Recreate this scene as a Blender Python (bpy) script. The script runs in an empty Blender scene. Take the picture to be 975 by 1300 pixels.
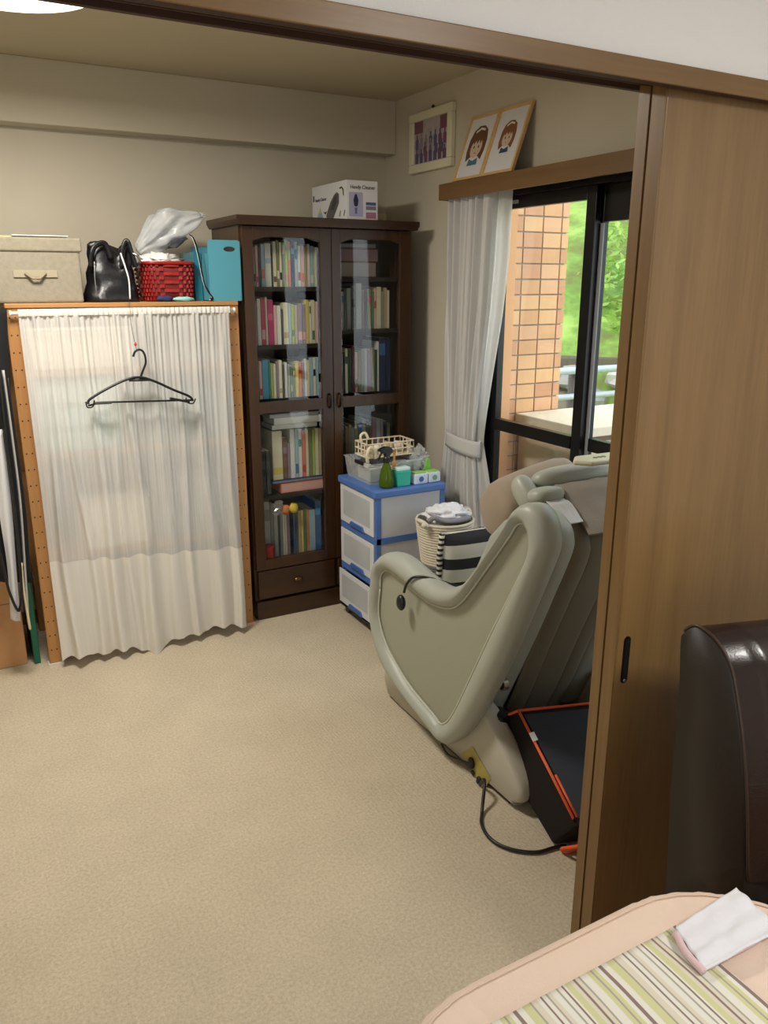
import bpy, math, random
from mathutils import Vector, Matrix, noise
random.seed(7)
C = bpy.context.scene
COL = C.collection
# ---------------- camera ----------------
cam = bpy.data.cameras.new('camera'); cam_o = bpy.data.objects.new('camera', cam); COL.objects.link(cam_o)
cam.sensor_fit = 'VERTICAL'; cam.sensor_height = 36.0; cam.lens = 36.0*1008.0/1300.0
cam.clip_start = 0.02
mw = Matrix(((0.87565413, 0.13413205, -0.46393798, 0.0), (-0.48293777, 0.2451549, -0.84063677, 0.0),
             (0.00098034, 0.96016023, 0.27944833, 1.5), (0, 0, 0, 1)))
cam_o.matrix_world = mw
C.camera = cam_o
C.view_settings.view_transform = 'Standard'; C.view_settings.look = 'None'
C.view_settings.gamma = 1.0; C.view_settings.exposure = 0.0
# ---------------- world ----------------
w = bpy.data.worlds.new('sky'); C.world = w; w.use_nodes = True
bg = w.node_tree.nodes['Background']; bg.inputs[0].default_value = (0.86, 0.93, 1.0, 1); bg.inputs[1].default_value = 3.0

def hexc(h):
    if isinstance(h, tuple): r, g, b = [c/255.0 for c in h[:3]]
    else: r, g, b = [int(h[i:i+2], 16)/255.0 for i in (0, 2, 4)]
    f = lambda c: c/12.92 if c <= 0.04045 else ((c+0.055)/1.055)**2.4
    return (f(r), f(g), f(b), 1.0)

def area(name, loc, size, power, color, rot=(0, 0, 0), shape='DISK'):
    l = bpy.data.lights.new(name, 'AREA'); l.shape = shape; l.size = size; l.energy = power; l.color = color
    o = bpy.data.objects.new(name, l); o.location = loc; o.rotation_euler = rot; COL.objects.link(o); return o
area('bedroom_lamp_light', (0.265, 2.475, 2.195), 0.42, 36, (1.0, 0.945, 0.865))
area('dining_lamp_light', (1.30, -0.40, 2.19), 0.42, 21, (1.0, 0.96, 0.91))
area('unseen_dining_fill', (-0.9, -1.55, 1.15), 1.5, 18, (0.92, 0.96, 1.0), (math.radians(90), 0, math.radians(-20)), 'SQUARE')  # unseen cool fill light in the dining room; no door is modelled there

# ---------------- materials ----------------
def base(name):
    m = bpy.data.materials.new(name); m.use_nodes = True; nt = m.node_tree
    return m, nt, nt.nodes['Principled BSDF']
MC = {}
def mat(name, col, rough=0.6, metal=0.0, var=0.0, vscale=20.0, bump=0.0, bscale=200.0, spec=None, trans=0.0, alpha=1.0, sheen=0.0, stretch=None, coat=0.0, emit=None, ev=0.0, sub=0.0):
    if name in MC: return MC[name]
    m, nt, b = base(name); c = hexc(col)
    b.inputs['Base Color'].default_value = c; b.inputs['Roughness'].default_value = rough; b.inputs['Metallic'].default_value = metal
    if spec is not None: b.inputs['Specular IOR Level'].default_value = spec
    b.inputs['Transmission Weight'].default_value = trans; b.inputs['Alpha'].default_value = alpha
    b.inputs['Sheen Weight'].default_value = sheen; b.inputs['Coat Weight'].default_value = coat
    tc = nt.nodes.new('ShaderNodeTexCoord'); src = tc.outputs['Object']
    if stretch:
        mp = nt.nodes.new('ShaderNodeMapping'); mp.inputs['Scale'].default_value = stretch
        nt.links.new(src, mp.inputs[0]); src = mp.outputs[0]
    if var > 0:
        n = nt.nodes.new('ShaderNodeTexNoise'); n.inputs['Scale'].default_value = vscale; n.inputs['Detail'].default_value = 5
        nt.links.new(src, n.inputs['Vector'])
        r = nt.nodes.new('ShaderNodeValToRGB'); r.color_ramp.elements[0].position = 0.3; r.color_ramp.elements[1].position = 0.7
        r.color_ramp.elements[0].color = tuple(x*(1-var) for x in c[:3])+(1,)
        r.color_ramp.elements[1].color = tuple(min(1, x*(1+var*0.6)) for x in c[:3])+(1,)
        nt.links.new(n.outputs['Fac'], r.inputs[0]); nt.links.new(r.outputs[0], b.inputs['Base Color'])
    if bump > 0:
        n2 = nt.nodes.new('ShaderNodeTexNoise'); n2.inputs['Scale'].default_value = bscale; n2.inputs['Detail'].default_value = 3
        nt.links.new(src, n2.inputs['Vector'])
        bp = nt.nodes.new('ShaderNodeBump'); bp.inputs['Strength'].default_value = bump; bp.inputs['Distance'].default_value = 0.002
        nt.links.new(n2.outputs['Fac'], bp.inputs['Height']); nt.links.new(bp.outputs[0], b.inputs['Normal'])
    if emit is not None:
        b.inputs['Emission Color'].default_value = hexc(emit); b.inputs['Emission Strength'].default_value = ev
    MC[name] = m; return m

def wood(name, c1, c2, axis='Z', rough=0.45, scale=14.0, coat=0.0):
    m, nt, b = base(name)
    tc = nt.nodes.new('ShaderNodeTexCoord'); mp = nt.nodes.new('ShaderNodeMapping')
    s = {'X': (0.05, 1, 1), 'Y': (1, 0.05, 1), 'Z': (1, 1, 0.05)}[axis]
    mp.inputs['Scale'].default_value = s
    n = nt.nodes.new('ShaderNodeTexNoise'); n.inputs['Scale'].default_value = scale; n.inputs['Detail'].default_value = 8; n.inputs['Roughness'].default_value = 0.65; n.inputs['Distortion'].default_value = 0.6
    n2 = nt.nodes.new('ShaderNodeTexNoise'); n2.inputs['Scale'].default_value = scale*14; n2.inputs['Detail'].default_value = 3
    mx = nt.nodes.new('ShaderNodeMath'); mx.operation = 'MULTIPLY_ADD'; mx.inputs[1].default_value = 0.35
    r = nt.nodes.new('ShaderNodeValToRGB'); r.color_ramp.elements[0].position = 0.42; r.color_ramp.elements[1].position = 0.92
    r.color_ramp.elements[0].color = hexc(c1); r.color_ramp.elements[1].color = hexc(c2)
    L = nt.links
    L.new(tc.outputs['Object'], mp.inputs[0]); L.new(mp.outputs[0], n.inputs['Vector']); L.new(mp.outputs[0], n2.inputs['Vector'])
    L.new(n2.outputs['Fac'], mx.inputs[0]); L.new(n.outputs['Fac'], mx.inputs[2]); L.new(mx.outputs[0], r.inputs[0]); L.new(r.outputs[0], b.inputs['Base Color'])
    bp = nt.nodes.new('ShaderNodeBump'); bp.inputs['Strength'].default_value = 0.12; bp.inputs['Distance'].default_value = 0.001
    L.new(mx.outputs[0], bp.inputs['Height']); L.new(bp.outputs[0], b.inputs['Normal'])
    b.inputs['Roughness'].default_value = rough; b.inputs['Coat Weight'].default_value = coat; b.inputs['Coat Roughness'].default_value = 0.25
    return m

def glass_mat(name, tint=(0.97, 0.98, 0.97), gloss=0.05, rough=0.02, kill=0.0):
    m = bpy.data.materials.new(name); m.use_nodes = True; nt = m.node_tree; nt.nodes.clear()
    o = nt.nodes.new('ShaderNodeOutputMaterial'); t = nt.nodes.new('ShaderNodeBsdfTransparent'); g = nt.nodes.new('ShaderNodeBsdfGlossy')
    t.inputs[0].default_value = tint+(1,); g.inputs['Roughness'].default_value = rough
    lw = nt.nodes.new('ShaderNodeLayerWeight'); lw.inputs[0].default_value = 0.5
    f = nt.nodes.new('ShaderNodeMath'); f.operation = 'POWER'; f.inputs[1].default_value = 5.0; nt.links.new(lw.outputs['Facing'], f.inputs[0])
    a = nt.nodes.new('ShaderNodeMath'); a.operation = 'MULTIPLY_ADD'; a.use_clamp = True; a.inputs[1].default_value = 0.7; a.inputs[2].default_value = gloss
    x = nt.nodes.new('ShaderNodeMixShader')
    nt.links.new(f.outputs[0], a.inputs[0]); nt.links.new(a.outputs[0], x.inputs[0]); nt.links.new(t.outputs[0], x.inputs[1]); nt.links.new(g.outputs[0], x.inputs[2])
    last = x.outputs[0]
    if kill > 0:   # milky plastic: part of the light scatters diffusely
        d = nt.nodes.new('ShaderNodeBsdfDiffuse'); d.inputs[0].default_value = (0.86, 0.88, 0.88, 1)
        y = nt.nodes.new('ShaderNodeMixShader'); y.inputs[0].default_value = kill
        nt.links.new(last, y.inputs[1]); nt.links.new(d.outputs[0], y.inputs[2]); last = y.outputs[0]
    nt.links.new(last, o.inputs[0]); return m

def cloth_see(name, col, opac, trl=0.5, stripes=0.0, sc=90.0):
    """thin woven fabric: holes (transparent) + threads that reflect and pass diffuse light"""
    m = bpy.data.materials.new(name); m.use_nodes = True; nt = m.node_tree; nt.nodes.clear()
    o = nt.nodes.new('ShaderNodeOutputMaterial'); t = nt.nodes.new('ShaderNodeBsdfTransparent')
    d = nt.nodes.new('ShaderNodeBsdfDiffuse'); d.inputs[0].default_value = hexc(col)
    tr = nt.nodes.new('ShaderNodeBsdfTranslucent'); tr.inputs[0].default_value = hexc(col)
    x = nt.nodes.new('ShaderNodeMixShader'); x.inputs[0].default_value = trl
    y = nt.nodes.new('ShaderNodeMixShader'); y.inputs[0].default_value = opac
    nt.links.new(d.outputs[0], x.inputs[1]); nt.links.new(tr.outputs[0], x.inputs[2])
    nt.links.new(t.outputs[0], y.inputs[1]); nt.links.new(x.outputs[0], y.inputs[2]); nt.links.new(y.outputs[0], o.inputs[0])
    if stripes:
        tc = nt.nodes.new('ShaderNodeTexCoord'); mp = nt.nodes.new('ShaderNodeMapping'); mp.inputs['Scale'].default_value = (1, 1, 0.012)
        n = nt.nodes.new('ShaderNodeTexNoise'); n.inputs['Scale'].default_value = sc; n.inputs['Detail'].default_value = 2
        r = nt.nodes.new('ShaderNodeMapRange'); r.inputs[1].default_value = 0.35; r.inputs[2].default_value = 0.65
        r.inputs[3].default_value = opac-stripes; r.inputs[4].default_value = min(1, opac+stripes)
        nt.links.new(tc.outputs['Object'], mp.inputs[0]); nt.links.new(mp.outputs[0], n.inputs['Vector'])
        nt.links.new(n.outputs['Fac'], r.inputs[0]); nt.links.new(r.outputs[0], y.inputs[0])
    return m

def stripe_mat(name, axis, period, stops, rough=0.85, off=0.0, bump=0.0):
    """stops: [(pos, hex)] constant ramp on fract(coord/period)"""
    m, nt, b = base(name); L = nt.links
    tc = nt.nodes.new('ShaderNodeTexCoord'); sp = nt.nodes.new('ShaderNodeSeparateXYZ'); L.new(tc.outputs['Object'], sp.inputs[0])
    mu = nt.nodes.new('ShaderNodeMath'); mu.operation = 'MULTIPLY_ADD'; mu.inputs[1].default_value = 1.0/period; mu.inputs[2].default_value = off
    fr = nt.nodes.new('ShaderNodeMath'); fr.operation = 'FRACT'
    L.new(sp.outputs['XYZ'.index(axis)], mu.inputs[0]); L.new(mu.outputs[0], fr.inputs[0])
    r = nt.nodes.new('ShaderNodeValToRGB'); cr = r.color_ramp; cr.interpolation = 'CONSTANT'
    cr.elements[0].position = 0; cr.elements[0].color = hexc(stops[0][1])
    cr.elements[1].position = stops[1][0]; cr.elements[1].color = hexc(stops[1][1])
    for p, h in stops[2:]:
        e = cr.elements.new(p); e.color = hexc(h)
    L.new(fr.outputs[0], r.inputs[0]); L.new(r.outputs[0], b.inputs['Base Color']); b.inputs['Roughness'].default_value = rough
    return m

def carpet_mat():
    m, nt, b = base('beige_carpet'); L = nt.links
    tc = nt.nodes.new('ShaderNodeTexCoord')
    n = nt.nodes.new('ShaderNodeTexNoise'); n.inputs['Scale'].default_value = 120; n.inputs['Detail'].default_value = 6; n.inputs['Roughness'].default_value = 0.75
    n3 = nt.nodes.new('ShaderNodeTexNoise'); n3.inputs['Scale'].default_value = 5; n3.inputs['Detail'].default_value = 4
    wv = nt.nodes.new('ShaderNodeTexWave'); wv.inputs['Scale'].default_value = 28; wv.inputs['Distortion'].default_value = 1.6; wv.inputs['Detail'].default_value = 2; wv.bands_direction = 'X'
    for q in (n, n3, wv): L.new(tc.outputs['Object'], q.inputs['Vector'])
    r = nt.nodes.new('ShaderNodeValToRGB'); r.color_ramp.elements[0].position = 0.3; r.color_ramp.elements[1].position = 0.7
    r.color_ramp.elements[0].color = hexc((174, 160, 136)); r.color_ramp.elements[1].color = hexc((212, 199, 174))
    r2 = nt.nodes.new('ShaderNodeValToRGB'); r2.color_ramp.elements[0].position = 0.35; r2.color_ramp.elements[1].position = 0.65
    r2.color_ramp.elements[0].color = (0.93, 0.93, 0.93, 1); r2.color_ramp.elements[1].color = (1, 1, 1, 1)
    mx = nt.nodes.new('ShaderNodeMix'); mx.data_type = 'RGBA'; mx.blend_type = 'MULTIPLY'; mx.inputs[0].default_value = 1
    L.new(n.outputs['Fac'], r.inputs[0]); L.new(n3.outputs['Fac'], r2.inputs[0]); L.new(r.outputs[0], mx.inputs[6]); L.new(r2.outputs[0], mx.inputs[7])
    L.new(mx.outputs[2], b.inputs['Base Color']); b.inputs['Roughness'].default_value = 1.0; b.inputs['Specular IOR Level'].default_value = 0.1
    ad = nt.nodes.new('ShaderNodeMath'); ad.operation = 'MULTIPLY_ADD'; ad.inputs[1].default_value = 0.13
    L.new(wv.outputs['Fac'], ad.inputs[0]); L.new(n.outputs['Fac'], ad.inputs[2])
    bp = nt.nodes.new('ShaderNodeBump'); bp.inputs['Strength'].default_value = 0.7; bp.inputs['Distance'].default_value = 0.004
    L.new(ad.outputs[0], bp.inputs['Height']); L.new(bp.outputs[0], b.inputs['Normal'])
    return m

M_wall = mat('cream_wallpaper', (198, 189, 169), 0.9, bump=0.25, bscale=350, var=0.03, vscale=3)
M_wall2 = mat('white_wallpaper', (226, 225, 222), 0.9, bump=0.25, bscale=350)
M_ceil = mat('ceiling_paper', (194, 182, 154), 0.95, bump=0.2, bscale=300)
M_carpet = carpet_mat()
M_door = wood('oak_door_veneer', (112, 84, 46), (140, 110, 66), 'Z', 0.35, 10, 0.25)
M_edge = wood('oak_door_edge', (104, 76, 38), (134, 102, 58), 'Z', 0.4, 10, 0.2)
M_lintel = wood('oak_lintel', (104, 76, 36), (130, 98, 52), 'X', 0.45, 10, 0.2)
M_lintel_dark = wood('dark_track_wood', (48, 26, 12), (74, 44, 22), 'X', 0.7, 12, 0.0)
M_pelmet = wood('oak_pelmet', (96, 68, 30), (120, 88, 46), 'Y', 0.45, 12, 0.2)
M_walnut = wood('dark_walnut', (40, 23, 9), (72, 45, 19), 'Z', 0.36, 12, 0.1)
M_walnut_x = wood('dark_walnut_rail', (40, 23, 9), (72, 45, 19), 'X', 0.36, 12, 0.1)
M_walnut_in = mat('dark_walnut_inside', (38, 27, 18), 0.6)
M_pine = wood('amber_pine', (152, 104, 54), (180, 132, 78), 'Z', 0.5, 9)
M_pine_x = wood('amber_pine_board', (152, 104, 54), (180, 132, 78), 'X', 0.5, 9)
M_black = mat('black_plastic', (18, 18, 20), 0.4)
M_alu = mat('black_aluminium', (20, 18, 17), 0.35, metal=0.3)
M_glass = glass_mat('window_glass')
M_cabglass = glass_mat('cabinet_glass', (0.93, 0.94, 0.92), 0.03)
M_steel = mat('brushed_steel', (170, 170, 165), 0.3, metal=1.0)
M_white = mat('white_plastic', (232, 232, 228), 0.4)

# ---------------- mesh builder ----------------
class MB:
    def __init__(s): s.v = []; s.f = []
    def box(s, x0, x1, y0, y1, z0, z1, m=None):
        n = len(s.v); p = [(x0,y0,z0),(x1,y0,z0),(x1,y1,z0),(x0,y1,z0),(x0,y0,z1),(x1,y0,z1),(x1,y1,z1),(x0,y1,z1)]
        if m is not None: p = [tuple(m @ Vector(q)) for q in p]
        s.v += p; s.f += [tuple(n+i for i in q) for q in ((3,2,1,0),(4,5,6,7),(0,1,5,4),(1,2,6,5),(2,3,7,6),(3,0,4,7))]; return s
    def corners(s, p):   # 8 points, order as box
        n = len(s.v); s.v += [tuple(q) for q in p]
        s.f += [tuple(n+i for i in q) for q in ((3,2,1,0),(4,5,6,7),(0,1,5,4),(1,2,6,5),(2,3,7,6),(3,0,4,7))]; return s
    def loft(s, rings, caps=True, closed=True):
        k = len(rings[0]); n = len(s.v)
        for r in rings: s.v += [tuple(q) for q in r]
        for i in range(len(rings)-1):
            for j in range(k if closed else k-1):
                a = n+i*k+j; b = n+i*k+(j+1) % k
                s.f.append((a, b, b+k, a+k))
        if caps and closed:
            s.f.append(tuple(n+j for j in range(k-1, -1, -1))); s.f.append(tuple(n+(len(rings)-1)*k+j for j in range(k)))
        return s
    def poly(s, pts):
        n = len(s.v); s.v += [tuple(p) for p in pts]; s.f.append(tuple(range(n, n+len(pts)))); return s
    def prism(s, pts, axis, a, b):
        def up(p, c): return {'X': (c, p[0], p[1]), 'Y': (p[0], c, p[1]), 'Z': (p[0], p[1], c)}[axis]
        return s.loft([[up(p, a) for p in pts], [up(p, b) for p in pts]])
    def tube(s, path, r, n=8, caps=True, flat=1.0):
        path = [Vector(p) for p in path]; rings = []; prev = None
        for i, p in enumerate(path):
            t = (path[min(i+1, len(path)-1)]-path[max(i-1, 0)])
            if t.length < 1e-9: t = Vector((0, 0, 1))
            t.normalize()
            if prev is None:
                u = t.cross(Vector((0, 0, 1)));
                if u.length < 0.1: u = t.cross(Vector((1, 0, 0)))
            else: u = prev - t*prev.dot(t)
            u.normalize(); prev = u; v = t.cross(u)
            rr = r[i] if isinstance(r, (list, tuple)) else r
            rings.append([p+(u*math.cos(2*math.pi*k/n)+v*math.sin(2*math.pi*k/n)*flat)*rr for k in range(n)])
        return s.loft(rings, caps)
    def lathe(s, prof, cx=0, cy=0, n=20, caps=True, sx=1, sy=1):
        return s.loft([[(cx+r*sx*math.cos(2*math.pi*k/n), cy+r*sy*math.sin(2*math.pi*k/n), z) for k in range(n)] for r, z in prof], caps)
    def grid(s, fn, nu, nv):
        n = len(s.v)
        for j in range(nv+1):
            for i in range(nu+1): s.v.append(tuple(fn(i/nu, j/nv)))
        for j in range(nv):
            for i in range(nu):
                a = n+j*(nu+1)+i; s.f.append((a, a+1, a+nu+2, a+nu+1))
        return s
    def ball(s, c, r, n=14, m=9, sc=(1, 1, 1), nz=0.0, ns=3.0, seed=0):
        rings = []
        for j in range(m+1):
            th = math.pi*(j+0.001)/(m+0.002); ring = []
            for i in range(n):
                ph = 2*math.pi*i/n; d = Vector((math.sin(th)*math.cos(ph), math.sin(th)*math.sin(ph), math.cos(th)))
                k = r*(1+nz*noise.noise(d*ns+Vector((seed*7.1, seed, 0))))
                ring.append((c[0]+d.x*k*sc[0], c[1]+d.y*k*sc[1], c[2]+d.z*k*sc[2]))
            rings.append(ring[::-1])
        return s.loft(rings)
    def pillow(s, w, h, t, n=14, e=0.55, m=None):
        def top(u, v, sg):
            a, b = 2*u-1, 2*v-1
            k = max(0.0, (1-abs(a)**2.6)*(1-abs(b)**2.6))**e
            pin = 1-0.07*(1-abs(a))*0 - 0.05*(1-b*b)*abs(a)
            pin2 = 1-0.05*(1-a*a)*abs(b)
            p = Vector((a*w/2*pin, sg*(t/2*k+0.002), b*h/2*pin2))
            return m @ p if m is not None else p
        s.grid(lambda u, v: top(u, v, -1), n, n); s.grid(lambda u, v: top(1-u, v, 1), n, n); return s
    def build(s, name, material, parent=None, smooth=False, bevel=0.0, seg=2, sub=0, solid=0.0, weld=False, origin=None):
        me = bpy.data.meshes.new(name)
        org = Vector((0, 0, 0)); q = parent
        while q is not None: org += Vector(q.location); q = q.parent
        loc = Vector((0, 0, 0))
        if parent is None:
            if origin is not None: loc = Vector(origin)
            else:
                xs = [v[0] for v in s.v]; ys = [v[1] for v in s.v]; zs = [v[2] for v in s.v]
                loc = Vector(((min(xs)+max(xs))/2, (min(ys)+max(ys))/2, min(zs)))
        me.from_pydata([(v[0]-org.x-loc.x, v[1]-org.y-loc.y, v[2]-org.z-loc.z) for v in s.v], [], s.f)
        me.update(); me.materials.append(material)
        o = bpy.data.objects.new(name, me); COL.objects.link(o); o.location = loc
        if parent is not None: o.parent = parent
        if weld:
            w_ = o.modifiers.new('weld', 'WELD'); w_.merge_threshold = 0.0006
        if solid: sm = o.modifiers.new('solid', 'SOLIDIFY'); sm.thickness = solid; sm.offset = 0
        if bevel: bm_ = o.modifiers.new('bevel', 'BEVEL'); bm_.width = bevel; bm_.segments = seg; bm_.limit_method = 'ANGLE'
        if sub: sm = o.modifiers.new('sub', 'SUBSURF'); sm.levels = sub; sm.render_levels = sub
        if smooth:
            for p in me.polygons: p.use_smooth = True
        return o

def tag(o, label=None, cat=None, group=None, kind=None):
    if label: o['label'] = label
    if cat: o['category'] = cat
    if group: o['group'] = group
    if kind: o['kind'] = kind
    return o
def thing(name, label, cat, loc=(0, 0, 0), group=None):
    o = bpy.data.objects.new(name, None); COL.objects.link(o); o.location = loc; o.empty_display_size = 0.05
    return tag(o, label, cat, group)
def struct(name, mb, m, parent=None, **k):
    o = mb.build(name, m, parent, **k)
    if parent is None: o['kind'] = 'structure'
    return o
def BX(*a): return MB().box(*a)
def spl(pts, sub=6, closed=False):
    pts = [Vector(p) for p in pts]; n = len(pts); out = []
    rng = n if closed else n-1
    for i in range(rng):
        p0 = pts[(i-1) % n] if (closed or i > 0) else pts[0]; p1 = pts[i % n]; p2 = pts[(i+1) % n]
        p3 = pts[(i+2) % n] if (closed or i+2 < n) else pts[-1]
        for k in range(sub):
            t = k/sub
            out.append(0.5*((2*p1)+(-p0+p2)*t+(2*p0-5*p1+4*p2-p3)*t*t+(-p0+3*p1-3*p2+p3)*t**3))
    if not closed: out.append(pts[-1])
    return out
def text_mesh(name, body, size, m, parent, mtx, extrude=0.0004, bold=0.0, sx=1.0):
    cu = bpy.data.curves.new(name, 'FONT'); cu.body = body; cu.size = size; cu.extrude = extrude; cu.offset = bold; cu.align_x = 'CENTER'; cu.align_y = 'CENTER'
    t = bpy.data.objects.new('tmp', cu); COL.objects.link(t)
    bpy.context.view_layer.update()
    me = bpy.data.meshes.new_from_object(t.evaluated_get(bpy.context.evaluated_depsgraph_get()))
    bpy.data.objects.remove(t); bpy.data.curves.remove(cu)
    me.transform(Matrix.Diagonal((sx, 1, 1, 1))); me.transform(mtx)
    org = Vector((0, 0, 0)); q = parent
    while q is not None: org += Vector(q.location); q = q.parent
    me.transform(Matrix.Translation(-org)); me.materials.clear(); me.materials.append(m); me.name = name
    o = bpy.data.objects.new(name, me); COL.objects.link(o); o.parent = parent; return o
def basis(o, x, y):   # matrix from origin, x axis, y axis (unit)
    x = Vector(x).normalized(); y = Vector(y).normalized(); z = x.cross(y)
    return Matrix(((x.x, y.x, z.x, o[0]), (x.y, y.y, z.y, o[1]), (x.z, y.z, z.z, o[2]), (0, 0, 0, 1)))
ORD = ['leftmost', 'second', 'third', 'fourth', 'fifth', 'sixth', 'seventh', 'eighth', 'ninth', 'tenth', 'eleventh', 'twelfth', 'thirteenth', 'fourteenth', 'fifteenth', 'sixteenth', 'seventeenth', 'eighteenth', 'nineteenth', 'twentieth', 'twenty-first', 'twenty-second', 'twenty-third', 'twenty-fourth']

# =====================================================================
# SETTING
# =====================================================================
WX, WY, CZ = 2.05, 3.70, 2.315
struct('floor', BX(-1.25, 2.15, 1.03, 3.80, -0.08, 0.0), M_carpet, origin=(0, 0, 0))
struct('floor', BX(-1.6, 2.15, -2.1, 1.03, -0.08, -0.004), wood('dining_floorboards', (120, 84, 50), (160, 118, 76), 'X', 0.4, 8), origin=(0, 0, 0))
struct('ceiling', BX(-1.25, 2.15, 1.07, 3.80, CZ, CZ+0.08), M_ceil, origin=(0, 0, CZ))
struct('ceiling', BX(-1.6, 2.15, -2.1, 1.07, 2.4, 2.48), M_wall2, origin=(0, 0, 2.4))
struct('wall_back', BX(-1.25, 2.15, WY, WY+0.1, 0, CZ), M_wall, origin=(0, WY, 0))
struct('trim_1', BX(-1.2, 2.05, 3.60, WY, 2.083, CZ), M_wall, bevel=0.004, origin=(0, 3.6, 2.083))       # boxed beam along the back wall
struct('wall_left', BX(-1.30, -1.2, 1.07, 3.80, 0, CZ), M_wall, origin=(-1.2, 2, 0))
# right wall with window opening
WO0, WO1, WOT, WOB = 1.16, 2.83, 1.855, 0.02
wr = MB(); wr.box(WX, 2.15, WO1, 3.80, 0, CZ); wr.box(WX, 2.15, 1.07, WO0, 0, CZ); wr.box(WX, 2.15, WO0, WO1, WOT, CZ); wr.box(WX, 2.15, WO0, WO1, -0.08, WOB)
struct('wall_right', wr, M_wall, origin=(WX, 2.4, 0))
struct('wall_right', BX(2.05, 2.15, -2.1, 1.07, 0, 2.4), M_wall2, origin=(2.05, 0, 0))
struct('wall_left', BX(-1.7, -1.6, -2.1, 1.07, 0, 2.4), M_wall2, origin=(-1.6, 0, 0))
struct('wall_front', BX(-1.6, 2.05, -2.2, -2.1, 0, 2.4), M_wall2, origin=(0, -2.1, 0))
# partition between the rooms
pw = MB(); pw.box(-1.6, 2.05, 0.988, 1.07, 1.84, 2.4); pw.box(-1.6, 2.05, 0.983, 0.9895, 1.8198, 2.4); pw.box(-1.6, -0.75, 0.988, 1.07, 0, 1.84); pw.box(1.93, 2.05, 0.988, 1.07, 0, 1.84)
struct('wall_partition', pw, M_wall2, origin=(0, 1.03, 0))
lt = struct('trim_2', BX(-0.75, 1.93, 0.972, 0.990, 1.790, 1.8195), M_lintel, bevel=0.0015, origin=(0, 0.98, 1.79))
tr = MB()
tr.box(-0.75, 1.93, 0.990, 1.075, 1.818, 1.84)
for a, b in ((0.990, 0.9985), (1.0335, 1.0365), (1.0655, 1.075)): tr.box(-0.75, 1.93, a, b, 1.801, 1.819)
tr.build('door_track', M_lintel_dark, lt)
BX(-0.75, 1.93, 0.974, 0.990, 1.7895, 1.7900).build('lip_shadow_gap', M_lintel_dark, lt)
struct('wall_partition', BX(-1.2, 1.95, 1.068, 1.0695, 1.845, CZ), M_wall, origin=(0, 1.07, 1.9))
struct('baseboard_back', BX(-1.2, 2.05, 3.69, 3.70, 0, 0.06), wood('baseboard_oak', (110, 76, 36), (140, 100, 54), 'X'), origin=(0, 3.7, 0))

# sliding doors, both pushed to the right of the opening
def sliding_door(name, x0, y0, y1, handle):
    d = struct(name, BX(x0+0.004, x0+0.86, y0, y1, 0.006, 1.8095), M_door, bevel=0.0015, origin=(x0+0.4, y0, 0))
    BX(x0, x0+0.004, y0+0.0005, y1-0.0005, 0.006, 1.8095).build('edge_strip', M_edge, d)
    if handle:
        xc, z0, z1 = 1.0905, 0.742, 0.842; r = 0.0085
        pts = [(xc+r*math.cos(a), z1-r+r*math.sin(a)) for a in [math.pi*i/8 for i in range(9)]]+[(xc-r*math.cos(a), z0+r-r*math.sin(a)) for a in [math.pi*i/8 for i in range(9)]]
        h = MB().prism(pts, 'Y', y0-0.0015, y0+0.002).build('door_handle', mat('dark_bronze', (34, 28, 24), 0.35, metal=0.7), d, smooth=False)
        k = 0.62; zc = (z0+z1)/2
        pi = [(xc+(p[0]-xc)*k, zc+(p[1]-zc)*0.92) for p in pts]
        MB().prism(pi, 'Y', y0-0.0018, y0-0.0012).build('finger_recess', mat('recess_black', (5, 5, 5), 0.5), h)
        MB().lathe([(0.001, 0), (0.003, 0), (0.003, 0.001), (0.001, 0.0015)], n=12)
        sc = MB().ball((xc, y0-0.002, z0+0.006), 0.0035, 10, 6, (1, 0.4, 1)).build('screw', M_steel, h, smooth=True)
    return d
sliding_door('door_1', 1.062, 1.0025, 1.0315, True)
sliding_door('door_2', 1.064, 1.0375, 1.0625, False)

# pelmet over the window
pm = thing('curtain_pelmet', 'long brown wooden pelmet box above the balcony window', 'pelmet', (1.99, 2.2, 1.825))
MB().box(1.93, 1.945, 1.3, 3.024, 1.825, 1.888).box(1.945, 2.05, 3.009, 3.024, 1.825, 1.888).box(1.945, 2.05, 1.3, 3.009, 1.876, 1.888).build('box', M_pelmet, pm, bevel=0.001)
BX(1.975, 1.99, 1.32, 3.0, 1.862, 1.876).build('curtain_rail', M_white, pm)

# window
wn = struct('window_1', MB().box(2.05, 2.135, WO1-0.03, WO1, WOB, WOT).box(2.05, 2.135, WO0, WO0+0.03, WOB, WOT).box(2.05, 2.135, WO0+0.03, WO1-0.03, WOT-0.035, WOT).box(2.05, 2.135, WO0+0.03, WO1-0.03, WOB, WOB+0.03), M_alu, origin=(2.09, 2.0, 0.02), bevel=0.002)
def sash(x0, x1, ya, yb, topz, glz, name='sash'):
    st = 0.048
    f = MB().box(x0, x1, ya, ya+st, 0.052, topz).box(x0, x1, yb-st, yb, 0.052, topz)
    f.box(x0, x1, ya+st, yb-st, glz, topz).box(x0, x1, ya+st, yb-st, 0.052, 0.11).box(x0-0.004, x1, ya+st, yb-st, 0.883, 0.932)
    s = f.build(name, M_alu, wn, bevel=0.0015)
    xm = (x0+x1)/2
    BX(xm-0.002, xm+0.002, ya+st-0.004, yb-st+0.004, 0.93, glz+0.002).build('pane', M_glass, s)
    BX(xm-0.002, xm+0.002, ya+st-0.004, yb-st+0.004, 0.108, 0.885).build('pane', M_glass, s)
    return s
s1 = sash(2.066, 2.092, 2.222, 2.80, 1.82, 1.775)
s2 = sash(2.098, 2.124, 1.70, 2.262, 1.82, 1.70)
s3 = sash(2.066, 2.092, 1.19, 1.75, 1.82, 1.775)
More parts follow.
